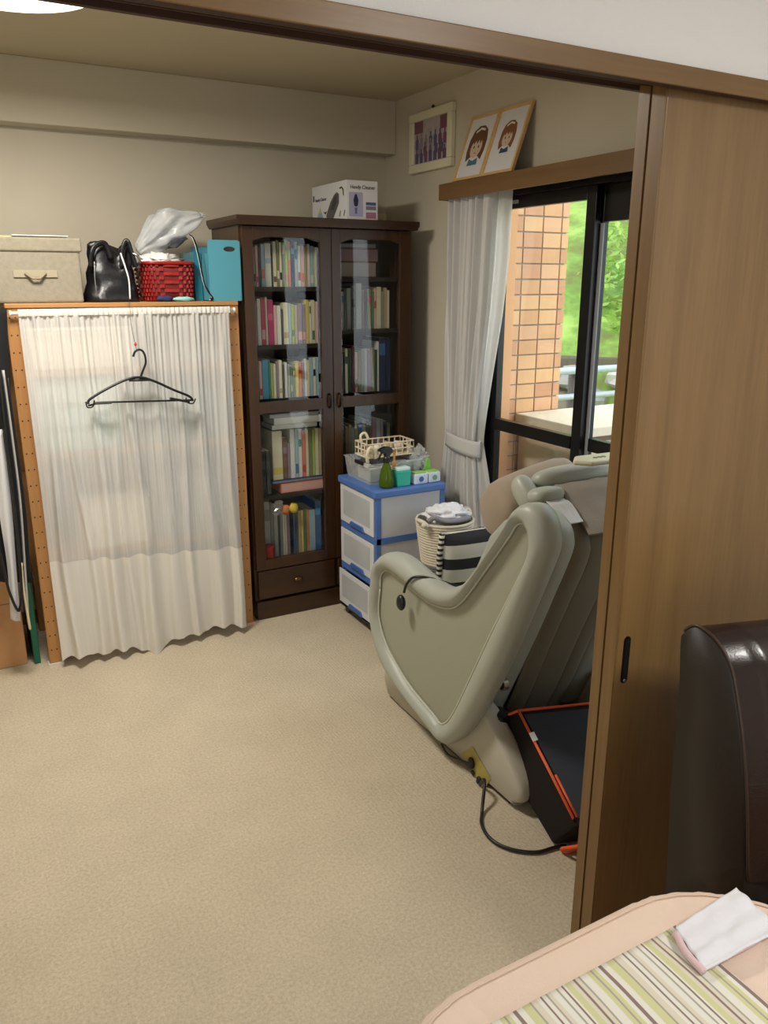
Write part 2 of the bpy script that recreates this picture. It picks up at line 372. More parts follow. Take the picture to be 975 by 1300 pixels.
BX(2.0925, 2.0975, 2.205, 2.2215, 0.12, 1.695).build('stile_reflection', mat('reflection_grey', (140, 142, 146), 0.5), s1)  # grey strip stands in for the light reflected along the sash stile
BX(2.0650, 2.0662, 2.655, 2.715, 1.792, 1.806).build('sticker', mat('grey_sticker', (150, 152, 140), 0.6), s1)

# =====================================================================
# OUTSIDE
# =====================================================================
M_concrete = mat('balcony_concrete', (170, 165, 152), 0.9, var=0.1, vscale=6)
struct('balcony_floor', BX(2.15, 4.2, -0.5, 3.3, -0.14, -0.06), M_concrete, origin=(3, 1.5, -0.1))
# tiled wing wall: mortar core + individual tiles + plaster return
tw = struct('wall_tiled', BX(2.155, 2.496, 2.862, 3.25, -0.06, 2.6), mat('tile_mortar', (150, 138, 124), 0.9), origin=(2.3, 2.9, -0.06))
struct('wall_plaster', BX(2.14, 2.214, 2.845, 3.25, -0.06, 2.6), mat('peach_render', (226, 172, 122), 0.85, bump=0.3, bscale=150), origin=(2.18, 2.9, -0.06))
tmats = [mat('tile_%s' % n, c, 0.55, var=0.08, vscale=9) for n, c in (('amber', (220, 168, 118)), ('honey', (228, 180, 128)), ('terracotta', (208, 154, 112)), ('peach', (224, 174, 130)))]
tw_, th_ = 0.1005, 0.0590
cnt = 0; tmesh = {}
for r in range(36):
    z = -0.05 + r*0.0650
    for c in range(3 if True else 4):
        xa = 2.218 + c*0.1065 if c else 2.218
        if c == 0: x0, x1 = 2.218, 2.2545
        elif c == 1: x0, x1 = 2.2600, 2.3600
        else: x0, x1 = 2.3655, 2.4640
        for (x0, x1) in [(x0, x1)]:
            k = (round(x1-x0, 4), random.randrange(4))
            if k not in tmesh:
                o = BX(x0, x1, 2.857, 2.866, z, z+th_).build('tile', tmats[k[1]], tw, bevel=0.0012, seg=1); tmesh[k] = (o, Vector((x0, z, 0)))
            else:
                o0, b0 = tmesh[k]; o = o0.copy(); COL.objects.link(o); o.parent = tw; o.location = o0.location + Vector((x0-b0.x, random.uniform(-0.0008, 0.0008), z-b0.y))
            cnt += 1
    # corner tile column
    k = ('c', random.randrange(4))
    if k not in tmesh:
        o = BX(2.4695, 2.508, 2.857, 2.96, z, z+th_).build('tile', tmats[k[1]], tw, bevel=0.0012, seg=1); tmesh[k] = (o, Vector((0, z, 0)))
    else:
        o0, b0 = tmesh[k]; o = o0.copy(); COL.objects.link(o); o.parent = tw; o.location = o0.location + Vector((0, 0, z-b0.y))
# storage unit outside the glass
oc = thing('balcony_cabinet', 'low cream topped storage cabinet standing on the balcony outside the window', 'cabinet', (2.6, 2.6, -0.06))
M_cream = mat('cream_board', (226, 214, 190), 0.6, var=0.03)
BX(2.255, 3.2, 2.395, 2.85, 0.885, 0.925).build('top_slab', M_cream, oc, bevel=0.004)
BX(2.262, 3.19, 2.41, 2.845, 0.862, 0.885).build('dark_band', mat('brown_band', (110, 84, 66), 0.6), oc)
BX(2.27, 3.18, 2.42, 2.84, -0.02, 0.862).build('body', mat('sand_panel', (214, 188, 156), 0.6, var=0.04), oc)
for x in (2.30, 3.10):
    for y in (2.45, 2.78): BX(x, x+0.05, y, y+0.04, -0.06, -0.02).build('leg', M_black, oc)
struct('balcony_parapet', BX(4.1, 4.2, -0.5, 3.3, -0.14, 0.55), M_concrete, origin=(4.15, 1.5, -0.1))
# ground, hill, stones, rails, trees
def hill(u, v):
    x = 4.3+u*22; y = -4+v*34
    d = (x*0.72+y*0.70)
    z = -0.62 if d < 9.55 else 0.50+max(0, d-9.9)*0.55
    return (x, y, z+0.25*noise.noise(Vector((x*0.5, y*0.5, 0)))*(1 if d > 10.4 else 0.05))
mg, nt, b = base('hillside_grass')
tc = nt.nodes.new('ShaderNodeTexCoord'); n = nt.nodes.new('ShaderNodeTexNoise'); n.inputs['Scale'].default_value = 1.6; n.inputs['Detail'].default_value = 9; n.inputs['Roughness'].default_value = 0.7
r = nt.nodes.new('ShaderNodeValToRGB'); r.color_ramp.elements[0].position = 0.36; r.color_ramp.elements[0].color = hexc((120, 112, 66)); r.color_ramp.elements[1].position = 0.62; r.color_ramp.elements[1].color = hexc((158, 186, 92))
e = r.color_ramp.elements.new(0.48); e.color = hexc((120, 150, 66))
nt.links.new(tc.outputs['Object'], n.inputs['Vector']); nt.links.new(n.outputs['Fac'], r.inputs[0]); nt.links.new(r.outputs[0], b.inputs['Base Color']); b.inputs['Roughness'].default_value = 0.9
struct('hillside', MB().grid(hill, 60, 80), mg, smooth=True, origin=(4.3, -4, 0))
gr = thing('roadside_guardrail', 'two-pipe pale grey guard rail with a dark post at the foot of the green bank', 'railing', (5.4, 6.0, -0.55))
M_pipe = mat('galvanised_pipe', (176, 182, 186), 0.45, metal=0.2)
MB().tube([(3.5, 6.12, 0.655), (5.4, 6.0, 0.655), (8.5, 5.85, 0.66)], 0.036, 12).build('upper_rail', M_pipe, gr, smooth=True)
MB().tube([(3.5, 6.12, 0.40), (5.4, 6.0, 0.40), (8.5, 5.85, 0.41)], 0.030, 12).build('lower_rail', M_pipe, gr, smooth=True)
for x in (3.9, 5.49, 7.4): MB().tube([(x, 6.06, -0.55), (x, 6.06, 0.66)], 0.045, 8).build('post', mat('brown_post', (84, 72, 66), 0.6), gr, smooth=True)
st_g = MB()
sm = [mat('stone_%s' % a, c, 0.9, var=0.2, vscale=8) for a, c in (('grey', (150, 146, 138)), ('pale', (184, 178, 166)), ('brown', (128, 116, 100)))]
sw = struct('stone_bank', MB().loft([[(3.0, 8.75, -0.6), (10.6, 4.85, -0.6), (11.9, 6.9, -0.6), (4.2, 10.9, -0.6)], [(3.15, 9.0, 0.62), (10.75, 5.1, 0.62), (11.9, 6.9, 0.66), (4.2, 10.9, 0.66)]]), mat('bank_earth', (96, 88, 70), 0.95), origin=(6.9, 6.9, -0.6))
random.seed(3)
for i in range(17):
    for j in range(4):
        t = (i+0.5*(j % 2)+0.2*random.random())/17.0
        x = 3.0+7.6*t; y = 8.75-3.9*t; rr = 0.17+0.05*random.random()
        MB().ball((x+0.02, y+0.03, -0.45+j*0.29), rr, 8, 5, (1.25, 0.75, 0.82), 0.5, 2.0, i*5+j).build('stone', sm[random.randrange(3)], sw)
def leaf_mat(name, c1, c2):
    m, nt, b = base(name); tc = nt.nodes.new('ShaderNodeTexCoord'); n = nt.nodes.new('ShaderNodeTexNoise'); n.inputs['Scale'].default_value = 3.5; n.inputs['Detail'].default_value = 4
    r = nt.nodes.new('ShaderNodeValToRGB'); r.color_ramp.elements[0].position = 0.35; r.color_ramp.elements[0].color = hexc(c1); r.color_ramp.elements[1].position = 0.65; r.color_ramp.elements[1].color = hexc(c2)
    nt.links.new(tc.outputs['Object'], n.inputs['Vector']); nt.links.new(n.outputs['Fac'], r.inputs[0]); nt.links.new(r.outputs[0], b.inputs['Base Color'])
    tr = nt.nodes.new('ShaderNodeBsdfTranslucent'); nt.links.new(r.outputs[0], tr.inputs[0])
    mx = nt.nodes.new('ShaderNodeMixShader'); mx.inputs[0].default_value = 0.4
    out = [q for q in nt.nodes if q.type == 'OUTPUT_MATERIAL'][0]
    nt.links.new(b.outputs[0], mx.inputs[1]); nt.links.new(tr.outputs[0], mx.inputs[2]); nt.links.new(mx.outputs[0], out.inputs[0]); b.inputs['Roughness'].default_value = 0.6
    return m
L1 = leaf_mat('leaves_bright', (138, 178, 74), (196, 220, 120)); L2 = leaf_mat('leaves_mid', (112, 144, 78), (168, 192, 116))
def tree(name, label, cat, x, y, z0, hgt, rad, ncl, m, leaf=0.06, seed=1, low=0.35):
    rnd = random.Random(seed)
    t = thing(name, label, cat, (x, y, z0), 'greenery on the bank outside')
    MB().tube([(x, y, z0), (x+0.05, y, z0+hgt*0.4), (x-0.03, y+0.04, z0+hgt*0.85)], [0.07, 0.05, 0.02], 8).build('trunk', mat('bark', (92, 78, 60), 0.9), t, smooth=True)
    f = MB()
    for c in range(ncl):
        a = rnd.uniform(0, 6.283); hh = rnd.uniform(low, 1.0); rr = rad*math.sqrt(rnd.random())*(1-0.35*hh)
        cx, cy, cz = x+rr*math.cos(a), y+rr*math.sin(a), z0+hgt*hh
        for k in range(34):
            p = Vector((cx+rnd.gauss(0, 0.14), cy+rnd.gauss(0, 0.14), cz+rnd.gauss(0, 0.10)))
            u = Vector((rnd.uniform(-1, 1), rnd.uniform(-1, 1), rnd.uniform(-0.6, 0.6))).normalized(); v = u.cross(Vector((rnd.uniform(-1, 1), rnd.uniform(-1, 1), 1))).normalized()
            s_ = leaf*rnd.uniform(0.7, 1.4)
            f.poly([p-u*s_, p+v*s_*0.45, p+u*s_, p-v*s_*0.45])
    o = f.build('foliage', m, t); o['kind'] = 'stuff'
    return t
tree('leafy_tree', 'bright green leafy tree just beyond the guard rail, seen through the right pane', 'tree', 8.3, 7.4, 0.75, 2.2, 1.1, 150, L1, 0.06, 1, 0.1)
tree('leafy_bush', 'bright low bush beside the tiled pillar above the guard rail', 'bush', 6.3, 9.6, 0.75, 1.3, 0.8, 120, L1, 0.06, 2, 0.05)
tree('hill_tree', 'taller pale green tree near the top of the balcony view', 'tree', 8.6, 11.6, 2.3, 4.0, 1.4, 170, L2, 0.09, 3, 0.3)
tree('hill_tree', 'mid green tree high on the bank at the right edge of the view', 'tree', 12.6, 9.6, 3.4, 3.6, 1.5, 150, L2, 0.09, 4, 0.2)
tree('leafy_bush', 'round green bush on the middle of the sloping bank', 'bush', 10.3, 8.2, 2.4, 1.3, 1.0, 80, L2, 0.08, 5, 0.05)

# =====================================================================
# CEILING LAMP, PICTURES
# =====================================================================
lm = thing('ceiling_lamp', 'round white glowing ceiling lamp at the top left corner', 'ceiling lamp', (0.265, 2.475, 2.21))
MB().lathe([(0.215, 2.315), (0.215, 2.268)], 0.265, 2.475, 40).build('housing', M_white, lm, smooth=False)
MB().lathe([(0.222, 2.266), (0.240, 2.255), (0.245, 2.236), (0.228, 2.218), (0.12, 2.206), (0.004, 2.204)], 0.265, 2.475, 40).build('diffuser', mat('lamp_diffuser', (255, 255, 250), 0.5, emit=(255, 244, 220), ev=2.4), lm, smooth=True)
lm2 = thing('ceiling_lamp', 'round ceiling lamp over the dining table, outside the picture', 'ceiling lamp', (1.30, -0.40, 2.3))
MB().lathe([(0.215, 2.4), (0.215, 2.33)], 1.30, -0.40, 40).build('housing', M_white, lm2)
MB().lathe([(0.215, 2.329), (0.232, 2.31), (0.236, 2.28), (0.20, 2.22), (0.004, 2.20)], 1.30, -0.40, 40).build('diffuser', MC['lamp_diffuser'], lm2, smooth=True)

# hanging group photograph
pf = thing('hanging_photo_frame', 'cream framed group photograph hanging on the right wall near the corner', 'picture frame', (2.04, 3.26, 1.97))
y0, y1, z0, z1 = 3.085, 3.437, 1.975, 2.225
M_frame = mat('cream_frame', (222, 218, 190), 0.35)
fr = MB(); b_ = 0.036
fr.box(2.025, 2.049, y0, y1, z0, z0+b_).box(2.025, 2.049, y0, y1, z1-b_, z1).box(2.025, 2.049, y0, y0+b_, z0+b_, z1-b_).box(2.025, 2.049, y1-b_, y1, z0+b_, z1-b_)
fr.build('frame', M_frame, pf, bevel=0.004)
ph = BX(2.034, 2.046, y0+b_, y1-b_, z0+b_, z1-b_).build('photograph', mat('photo_ground', (176, 166, 168), 0.5, var=0.15, vscale=30), pf)
rp = random.Random(5)
fm = [mat('print_%s' % a, c, 0.5) for a, c in (('plum', (100, 72, 98)), ('indigo', (86, 82, 122)), ('wine', (122, 76, 94)), ('grey', (140, 132, 142)))]
for (ya, yb, za, zb, k) in ((y0+b_+0.002, y0+0.10, z1-b_-0.055, z1-b_-0.002, 2), (y1-0.11, y1-b_-0.002, z1-b_-0.05, z1-b_-0.002, 2)):
    BX(2.0334, 2.0342, ya, yb, za, zb).build('banner_print', fm[k], ph)
for row, (zb, n_) in enumerate(((z0+b_+0.062, 7), (z0+b_+0.03, 6), (z0+b_+0.003, 7))):
    for i in range(n_):
        yc = y0+b_+0.025+(y1-y0-2*b_-0.05)*(i+0.5*(row == 1))/(n_-1+0.001)
        if yc > y1-b_-0.016: continue
        hgt = 0.055+rp.random()*0.014; xx = 2.0332-0.0003*row
        pts = [(yc-0.012, zb), (yc+0.012, zb), (yc+0.014, zb+hgt*0.6), (yc+0.005, zb+hgt*0.72), (yc+0.006, zb+hgt*0.95), (yc, zb+hgt), (yc-0.006, zb+hgt*0.95), (yc-0.005, zb+hgt*0.72), (yc-0.014, zb+hgt*0.6)]
        MB().prism(pts, 'X', xx, xx+0.0003).build('printed_figure', fm[rp.randrange(4)], ph)
MB().ball((2.044, 3.262, 2.236), 0.007, 10, 6).build('hook', mat('dark_hook', (60, 50, 36), 0.4, metal=0.6), pf, smooth=True)

# two drawings leaning on top of the pelmet
M_paper = mat('white_paper', (214, 214, 214), 0.8)
M_lightwood = wood('light_beech', (200, 160, 104), (222, 186, 130), 'Y', 0.5, 20)
def drawing(ya, yb, label, big):
    tilt = math.atan2(0.085, 0.24)
    r_ = thing('framed_drawing', label, 'picture frame', (1.958, (ya+yb)/2, 1.889), 'framed drawings on the pelmet')
    W = (yb-ya); H = 0.262
    # local frame: a along Y, b up along the lean
    def P3(a, b, d=0): return Vector((b*math.sin(tilt)-d*math.cos(tilt), a, b*math.cos(tilt)+d*math.sin(tilt)))+Vector(r_.location)
    def slab(a0, a1, b0, b1, d0, d1): return MB().corners([P3(a0, b0, d0), P3(a1, b0, d0), P3(a1, b1, d0), P3(a0, b1, d0), P3(a0, b0, d1), P3(a1, b0, d1), P3(a1, b1, d1), P3(a0, b1, d1)])
    h = W/2-0.0005
    f = MB(); t = 0.011
    for a in ((-h, h, 0, t), (-h, h, H-t, H), (-h, -h+t, t, H-t), (h-t, h, t, H-t)):
        f.v, f.f = f.v, f.f; q = slab(a[0], a[1], a[2], a[3], 0, 0.012); n_ = len(f.v); f.v += q.v; f.f += [tuple(i+n_ for i in ff) for ff in q.f]
    f.build('frame', M_lightwood, r_)
    pp = slab(-h+t, h-t, t, H-t, 0.001, 0.007).build('drawing_paper', M_paper, r_)
    def flat(pts, d, m, nm): MB().poly([P3(-a, b, d) for a, b in pts]).build(nm, m, pp)
    def ell(cx, cy, rx, ry, a0=0, a1=360, n_=20): return [(cx+rx*math.cos(math.radians(a0+(a1-a0)*i/n_)), cy+ry*math.sin(math.radians(a0+(a1-a0)*i/n_))) for i in range(n_+1 if a1-a0 < 360 else n_)]
    hair = mat('ink_brown', (104, 66, 44), 0.8) if big else mat('ink_auburn', (132, 82, 52), 0.8)
    dk = mat('ink_dark_brown', (70, 46, 36), 0.8); skin = mat('ink_skin', (206, 184, 160), 0.8); blue = mat('ink_teal', (70, 116, 132), 0.8) if big else mat('ink_blue', (48, 74, 98), 0.8)
    k = 1.0 if big else 0.78; cy = 0.145 if big else 0.15; cx = 0.0
    flat([(cx+k*a, cy+k*b) for a, b in [(-0.052, -0.068), (-0.062, -0.03), (-0.060, 0.02), (-0.045, 0.055), (-0.015, 0.072), (0.02, 0.070), (0.048, 0.05), (0.060, 0.01), (0.060, -0.035), (0.050, -0.07), (0.02, -0.05), (-0.02, -0.05)]], 0.0074, hair, 'hair_print')
    flat([(cx+k*a, cy+k*b) for a, b in ell(0, -0.018, 0.038, 0.040)], 0.0078, skin, 'face_print')
    flat([(cx+k*a, cy+k*b) for a, b in [(-0.040, -0.002), (-0.034, 0.036), (0, 0.048), (0.034, 0.036), (0.040, -0.002), (0.028, 0.012), (0.020, -0.004), (0.010, 0.014), (0.0, -0.002), (-0.012, 0.014), (-0.022, -0.004), (-0.030, 0.012)]], 0.0081, hair, 'fringe_print')
    flat([(cx+k*a, cy+k*b) for a, b in [(-0.03, 0.052), (0.0, 0.064), (0.03, 0.056), (0.03, 0.047), (0.0, 0.055), (-0.03, 0.043)]], 0.0084, mat('ink_white', (216, 214, 210), 0.8), 'hairband_print')
    flat([(cx+k*a, cy+k*b) for a, b in [(-0.032, -0.088), (0.036, -0.088), (0.030, -0.060), (0.0, -0.070), (-0.028, -0.060)]], 0.0080, blue, 'collar_print')
    for s_ in (-1, 1):
        flat([(cx+k*a, cy+k*b) for a, b in ell(0.015*s_, -0.014, 0.0045, 0.0065, n_=8)], 0.0083, dk, 'eye_print')
    flat([(cx+k*a, cy+k*b) for a, b in [(-0.007, -0.037), (0.007, -0.037), (0.004, -0.041), (-0.004, -0.041)]], 0.0083, mat('ink_lip', (170, 96, 84), 0.8), 'mouth_print')
    return r_
drawing(2.754, 2.949, 'light wood framed drawing of a girl with large brown hair, teal collar', True)
drawing(2.555, 2.753, 'light wood framed drawing of a girl with smaller auburn hair, dark blue collar', False)

# =====================================================================
# BOOKCASE
# =====================================================================
bk = thing('bookcase', 'tall dark walnut glass-door bookcase in the back right corner', 'bookcase', (1.52, 3.40, 0))
FY = 3.226; X0, X1 = 1.120, 1.925; BD = 3.60
BX(X0, X0+0.02, FY+0.022, BD, 0.085, 1.715).build('side_panel', M_walnut, bk)
BX(X1-0.02, X1, FY+0.022, BD, 0.085, 1.715).build('side_panel', M_walnut, bk)
BX(X0+0.02, X1-0.02, BD-0.012, BD, 0.085, 1.715).build('back_panel', M_walnut_in, bk)
BX(1.512, 1.534, FY+0.03, BD-0.012, 0.255, 1.70).build('divider', M_walnut_in, bk)
BX(X0, X1, FY-0.002, BD, 0.0, 0.085).build('plinth', M_walnut_x, bk, bevel=0.002)
MB().prism([(X0-0.022, 1.735), (X0-0.012, 1.715), (X1+0.012, 1.715), (X1+0.022, 1.735), (X1+0.022, 1.752), (X0-0.022, 1.752)], 'Y', FY-0.026, BD).build('crown', M_walnut_x, bk, bevel=0.002)
BX(X0+0.02, X1-0.02, FY+0.03, BD-0.012, 0.238, 0.256).build('bottom_board', M_walnut_in, bk)
XL0, XL1, XR0, XR1 = X0+0.02, 1.512, 1.534, X1-0.02
SH = {'L1': 1.475, 'L2': 1.232, 'L3': 0.978, 'L4': 0.565, 'R1': 1.515, 'R2': 1.288, 'R3': 0.968, 'R4': 0.60}
for k, z in SH.items():
    a, b = (XL0, XL1) if k[0] == 'L' else (XR0, XR1)
    BX(a, b, FY+0.06, BD-0.012, z-0.018, z).build('shelf', M_walnut_in, bk)
def glass_door(xa, xb, hx, gl, gr_):
    st = MB()
    d = MB().box(xa, gl, FY, FY+0.022, 0.238, 1.712).box(gr_, xb, FY, FY+0.022, 0.238, 1.712).box(gl, gr_, FY, FY+0.022, 0.238, 0.283).box(gl, gr_, FY, FY+0.022, 0.950, 0.998)
    # arched top rail
    n_ = 16; arch = [(gl+(gr_-gl)*i/n_, 1.672-0.016*(1-min(1, min(i, n_-i)/3.0))) for i in range(n_+1)]
    d.prism(arch+[(gr_, 1.712), (gl, 1.712)], 'Y', FY, FY+0.022)
    o = d.build('door', M_walnut, bk, bevel=0.0012)
    BX(gl-0.002, gr_+0.002, FY+0.009, FY+0.012, 0.996, 1.674).build('glass_pane', M_cabglass, o)
    BX(gl-0.002, gr_+0.002, FY+0.009, FY+0.012, 0.281, 0.952).build('glass_pane', M_cabglass, o)
    MB().lathe([(0.004, 0), (0.010, 0.002), (0.011, 0.004), (0.005, 0.007), (0.005, 0.012)], n=12)
    MB().tube([(hx, FY-0.002, 0.955), (hx, FY-0.014, 0.962), (hx, FY-0.016, 0.985), (hx, FY-0.014, 1.008), (hx, FY-0.002, 1.015)], 0.0055, 8).build('door_handle', mat('antique_brass_dark', (42, 34, 24), 0.35, metal=0.8), o, smooth=True)
    return o
glass_door(1.127, 1.5215, 1.500, 1.172, 1.470)
glass_door(1.5245, 1.918, 1.548, 1.566, 1.862)
for xa, xb in ((1.132, 1.515), (1.531, 1.913)):
    d = BX(xa, xb, FY, FY+0.02, 0.098, 0.232).build('drawer', M_walnut_x, bk, bevel=0.003)
    xc = (xa+xb)/2
    MB().ball((xc, FY-0.006, 0.170), 0.016, 14, 8, (1.35, 0.6, 0.62)).build('knob', mat('brass_knob', (120, 92, 50), 0.3, metal=0.9), d, smooth=True)
BX(X0+0.02, X1-0.02, FY+0.022, BD-0.012, 0.088, 0.238).build('drawer_box', M_walnut_in, bk)

# ---- books ----
PAL = {'white': (222, 220, 212), 'cream': (222, 214, 186), 'grey': (148, 150, 146), 'dark grey': (84, 86, 84), 'pale blue': (164, 190, 204), 'sky blue': (86, 168, 206), 'blue': (64, 106, 160), 'navy': (32, 44, 82),
       'pink': (222, 96, 134), 'rose': (206, 70, 104), 'pale pink': (224, 178, 176), 'magenta': (184, 52, 112), 'red': (186, 50, 40), 'maroon': (98, 34, 40), 'orange': (222, 128, 66), 'salmon': (224, 124, 106),
       'yellow': (224, 202, 110), 'lime': (170, 190, 92), 'green': (88, 132, 90), 'dark green': (50, 76, 58), 'teal': (80, 150, 146), 'tan': (190, 164, 126), 'brown': (120, 92, 72), 'mauve': (150, 126, 146), 'olive': (132, 132, 96), 'black': (34, 34, 36), 'silver': (186, 188, 190)}
def bmat(c): return mat('book_'+c.replace(' ', '_'), PAL[c], 0.5)
M_pages = mat('page_block', (226, 220, 200), 0.9)
rb = random.Random(11)
def book(x, w_, h_, z, col, label, group, y=3.315, d=0.15, lean=0.0, band=None, name='book'):
    o = thing(name, label, 'book', (x+w_/2, y+d/2, z), group)
    x0, x1 = x+0.0008, x+w_-0.0008
    BX(x0, x1, y, y+d, z, z+h_).build('cover', bmat(col), o)
    BX(x0+0.0015, x1-0.0015, y+0.003, y+d-0.003, z+h_, z+h_+0.0006).build('pages', M_pages, o)
    if band:
        bz = z+h_*rb.uniform(0.08, 0.2) if rb.random() < 0.5 else z+h_*rb.uniform(0.5, 0.75)
        BX(x0+0.001, x1-0.001, y-0.0006, y, bz, bz+h_*rb.uniform(0.12, 0.22)).build('spine_label', bmat(band), o)
    if lean:
        o.rotation_euler = (0, lean, 0)
        # keep the lower corner on the board
        o.location.z += abs(math.sin(lean))*w_/2
    return o
def row(shelf, x, x_end, z, items, group, y=3.315, kind='book', d=0.15, frm='left'):
    fit = (x_end-x-0.004)/sum(it[1]+0.0006 for it in items)
    items = [(it[0], it[1]*fit)+tuple(it[2:]) for it in items]
    for i, it in enumerate(items):
        col, w_, h_ = it[0], it[1], it[2]; band = it[3] if len(it) > 3 else None; lean = it[4] if len(it) > 4 else 0
        if x+w_ > x_end: break
        h_ = h_ + rb.uniform(-0.002, 0.002)
        pos = 'leftmost' if i == 0 else ORD[i]+' from the left'
        book(x, w_, h_, z+0.0004, col, '%s %s, %s on %s' % (col, kind, pos, shelf), group, y, d, lean, band)
        x += w_+0.0006+(abs(math.sin(lean))*h_ if lean else 0)
row('the top left bookcase shelf', 1.172, 1.50, 1.475, [('dark grey', .014, .165, 'white'), ('white', .007, .155), ('grey', .012, .16, 'black'), ('pale pink', .010, .165, 'rose'), ('dark grey', .010, .158), ('pale blue', .014, .17, 'salmon'), ('white', .024, .175, 'pale blue'), ('dark grey', .006, .17),
    ('cream', .014, .185, 'brown'), ('olive', .010, .188, 'cream'), ('cream', .010, .18, 'black'), ('grey', .012, .18, 'cream'), ('lime', .011, .19, 'salmon'), ('salmon', .010, .188, 'lime'), ('navy', .014, .19, 'sky blue'), ('pale blue', .012, .185, 'blue'), ('white', .012, .17, 'rose'), ('pale pink', .014, .172, 'orange'), ('tan', .010, .165), ('white', .012, .178), ('pale blue', .014, .17, 'white'), ('cream', .012, .165)], 'books on the top left shelf')
row('the second left bookcase shelf', 1.168, 1.50, 1.232, [('white', .010, .195, 'pale blue'), ('pale blue', .011, .19, 'blue'), ('mauve', .013, .185), ('white', .014, .195, 'cream'), ('rose', .016, .195, 'pale pink'), ('cream', .008, .2), ('magenta', .022, .19, 'pink'), ('pale pink', .012, .165), ('white', .016, .165), ('dark grey', .008, .15),
    ('cream', .020, .178, 'tan'), ('pale blue', .010, .172), ('lime', .012, .17, 'green'), ('tan', .012, .165), ('mauve', .018, .17, 'pale pink'), ('brown', .014, .168, 'salmon'), ('yellow', .012, .185), ('white', .010, .18, 'olive'), ('cream', .013, .186, 'green'), ('pale pink', .012, .18)], 'books on the second left shelf')
row('the third left bookcase shelf', 1.166, 1.50, 0.9985, [('cream', .010, .165), ('cream', .010, .145, 'olive'), ('mauve', .010, .16), ('pale pink', .011, .165, 'red'), ('sky blue', .022, .170), ('teal', .006, .17), ('lime', .009, .155), ('cream', .010, .15), ('mauve', .009, .16), ('cream', .012, .168, 'tan'), ('dark grey', .008, .15),
    ('white', .010, .155), ('grey', .009, .145), ('green', .009, .14, 'lime'), ('olive', .009, .15, 'pale pink'), ('yellow', .012, .16), ('orange', .011, .155, 'red'), ('mauve', .009, .155), ('white', .009, .165), ('cream', .010, .16), ('pale blue', .011, .17), ('white', .011, .172, 'navy'), ('pale blue', .010, .17)], 'books on the third left shelf')
row('the second right bookcase shelf', 1.560, 1.865, 1.288, [('olive', .010, .19), ('maroon', .014, .175, 'brown'), ('green', .012, .17, 'yellow'), ('grey', .010, .165, 'blue'), ('dark grey', .010, .175), ('grey', .016, .18), ('dark grey', .018, .188, 'black'), ('silver', .022, .198), ('brown', .010, .17), ('black', .010, .165),
    ('olive', .016, .175, 'rose'), ('green', .010, .165), ('pale pink', .009, .18, 'red'), ('cream', .018, .185), ('grey', .010, .165), ('tan', .012, .18), ('cream', .010, .17)], 'books on the second right shelf')
row('the third right bookcase shelf', 1.560, 1.87, 0.9985, [('silver', .012, .205), ('olive', .012, .21, 'grey'), ('grey', .012, .212), ('black', .010, .19), ('cream', .011, .205, 'dark green'), ('dark green', .014, .2), ('maroon', .012, .215), ('pale pink', .010, .185, 'olive'), ('olive', .012, .19), ('grey', .012, .195), ('silver', .012, .2), ('mauve', .014, .195),
    ('olive', .014, .2), ('dark green', .010, .195), ('white', .006, .23), ('navy', .026, .245, 'blue'), ('navy', .018, .245)], 'books on the third right shelf')
row('the shelf above the pink box file', 1.255, 1.505, 0.5655+0.062, [('cream', .034, .225, 'yellow'), ('brown', .016, .19, 'mauve'), ('mauve', .009, .16), ('white', .016, .225), ('pale blue', .012, .225, 'blue'), ('white', .012, .225, 'teal'), ('salmon', .012, .215, 'red'), ('cream', .010, .222), ('olive', .012, .22), ('lime', .010, .215), ('cream', .012, .222), ('tan', .010, .22)], 'books on the lower left shelf', d=0.16)
# flat stack under that row
def flatb(name, label, x0, x1, y0, y1, z, h_, col, group='flat things in the bookcase', cat='book'):
    o = thing(name, label, cat, ((x0+x1)/2, (y0+y1)/2, z), group)
    BX(x0, x1, y0, y1, z+0.0003, z+h_-0.0003).build('cover', bmat(col), o, bevel=0.001)
    BX(x0+0.004, x1-0.002, y0-0.0005, y0+0.001, z+0.004, z+h_-0.004).build('front_edge', mat('edge_'+col.replace(' ', '_'), tuple(int(c*0.5+110) for c in PAL[col]), 0.7), o)
    return o
flatb('box_file', 'pink box file lying flat at mid height behind the left glass door', 1.285, 1.505, 3.30, 3.50, 0.5655, 0.044, 'salmon')
flatb('book', 'navy hardback lying flat on the pink box file', 1.245, 1.505, 3.305, 3.50, 0.610, 0.017, 'navy')
flatb('book', 'pale book lying flat on top of the upright lower left books', 1.26, 1.48, 3.32, 3.46, 0.8575, 0.020, 'white')
flatb('box', 'white card box lying on the stack just under the middle door rail', 1.27, 1.50, 3.32, 3.46, 0.8780, 0.032, 'white', cat='box')
flatb('book', 'silver book lying topmost under the middle left door rail', 1.25, 1.49, 3.32, 3.46, 0.9105, 0.018, 'silver')
flatb('box', 'dim reddish brown box, lower of the two stacked in the top right', 1.56, 1.80, 3.34, 3.56, 1.5155, 0.066, 'brown', cat='box')
flatb('box', 'dim maroon box, upper of the two stacked in the top right', 1.555, 1.81, 3.34, 3.56, 1.5815, 0.058, 'maroon', cat='box')
flatb('book', 'dark grey album lying topmost in the top right of the bookcase', 1.56, 1.80, 3.34, 3.55, 1.6400, 0.022, 'dark grey')
book(1.168, 0.028, 0.30, 0.5665, 'silver', 'tall silver binder at the left of the lower left shelf', 'binders behind the left glass door', name='binder')
book(1.198, 0.024, 0.20, 0.5665, 'black', 'short black binder beside the tall silver binder', 'binders behind the left glass door', name='binder')
book(1.224, 0.020, 0.20, 0.5665, 'dark grey', 'dark grey binder between the black binder and the pink box', 'binders behind the left glass door', name='binder')
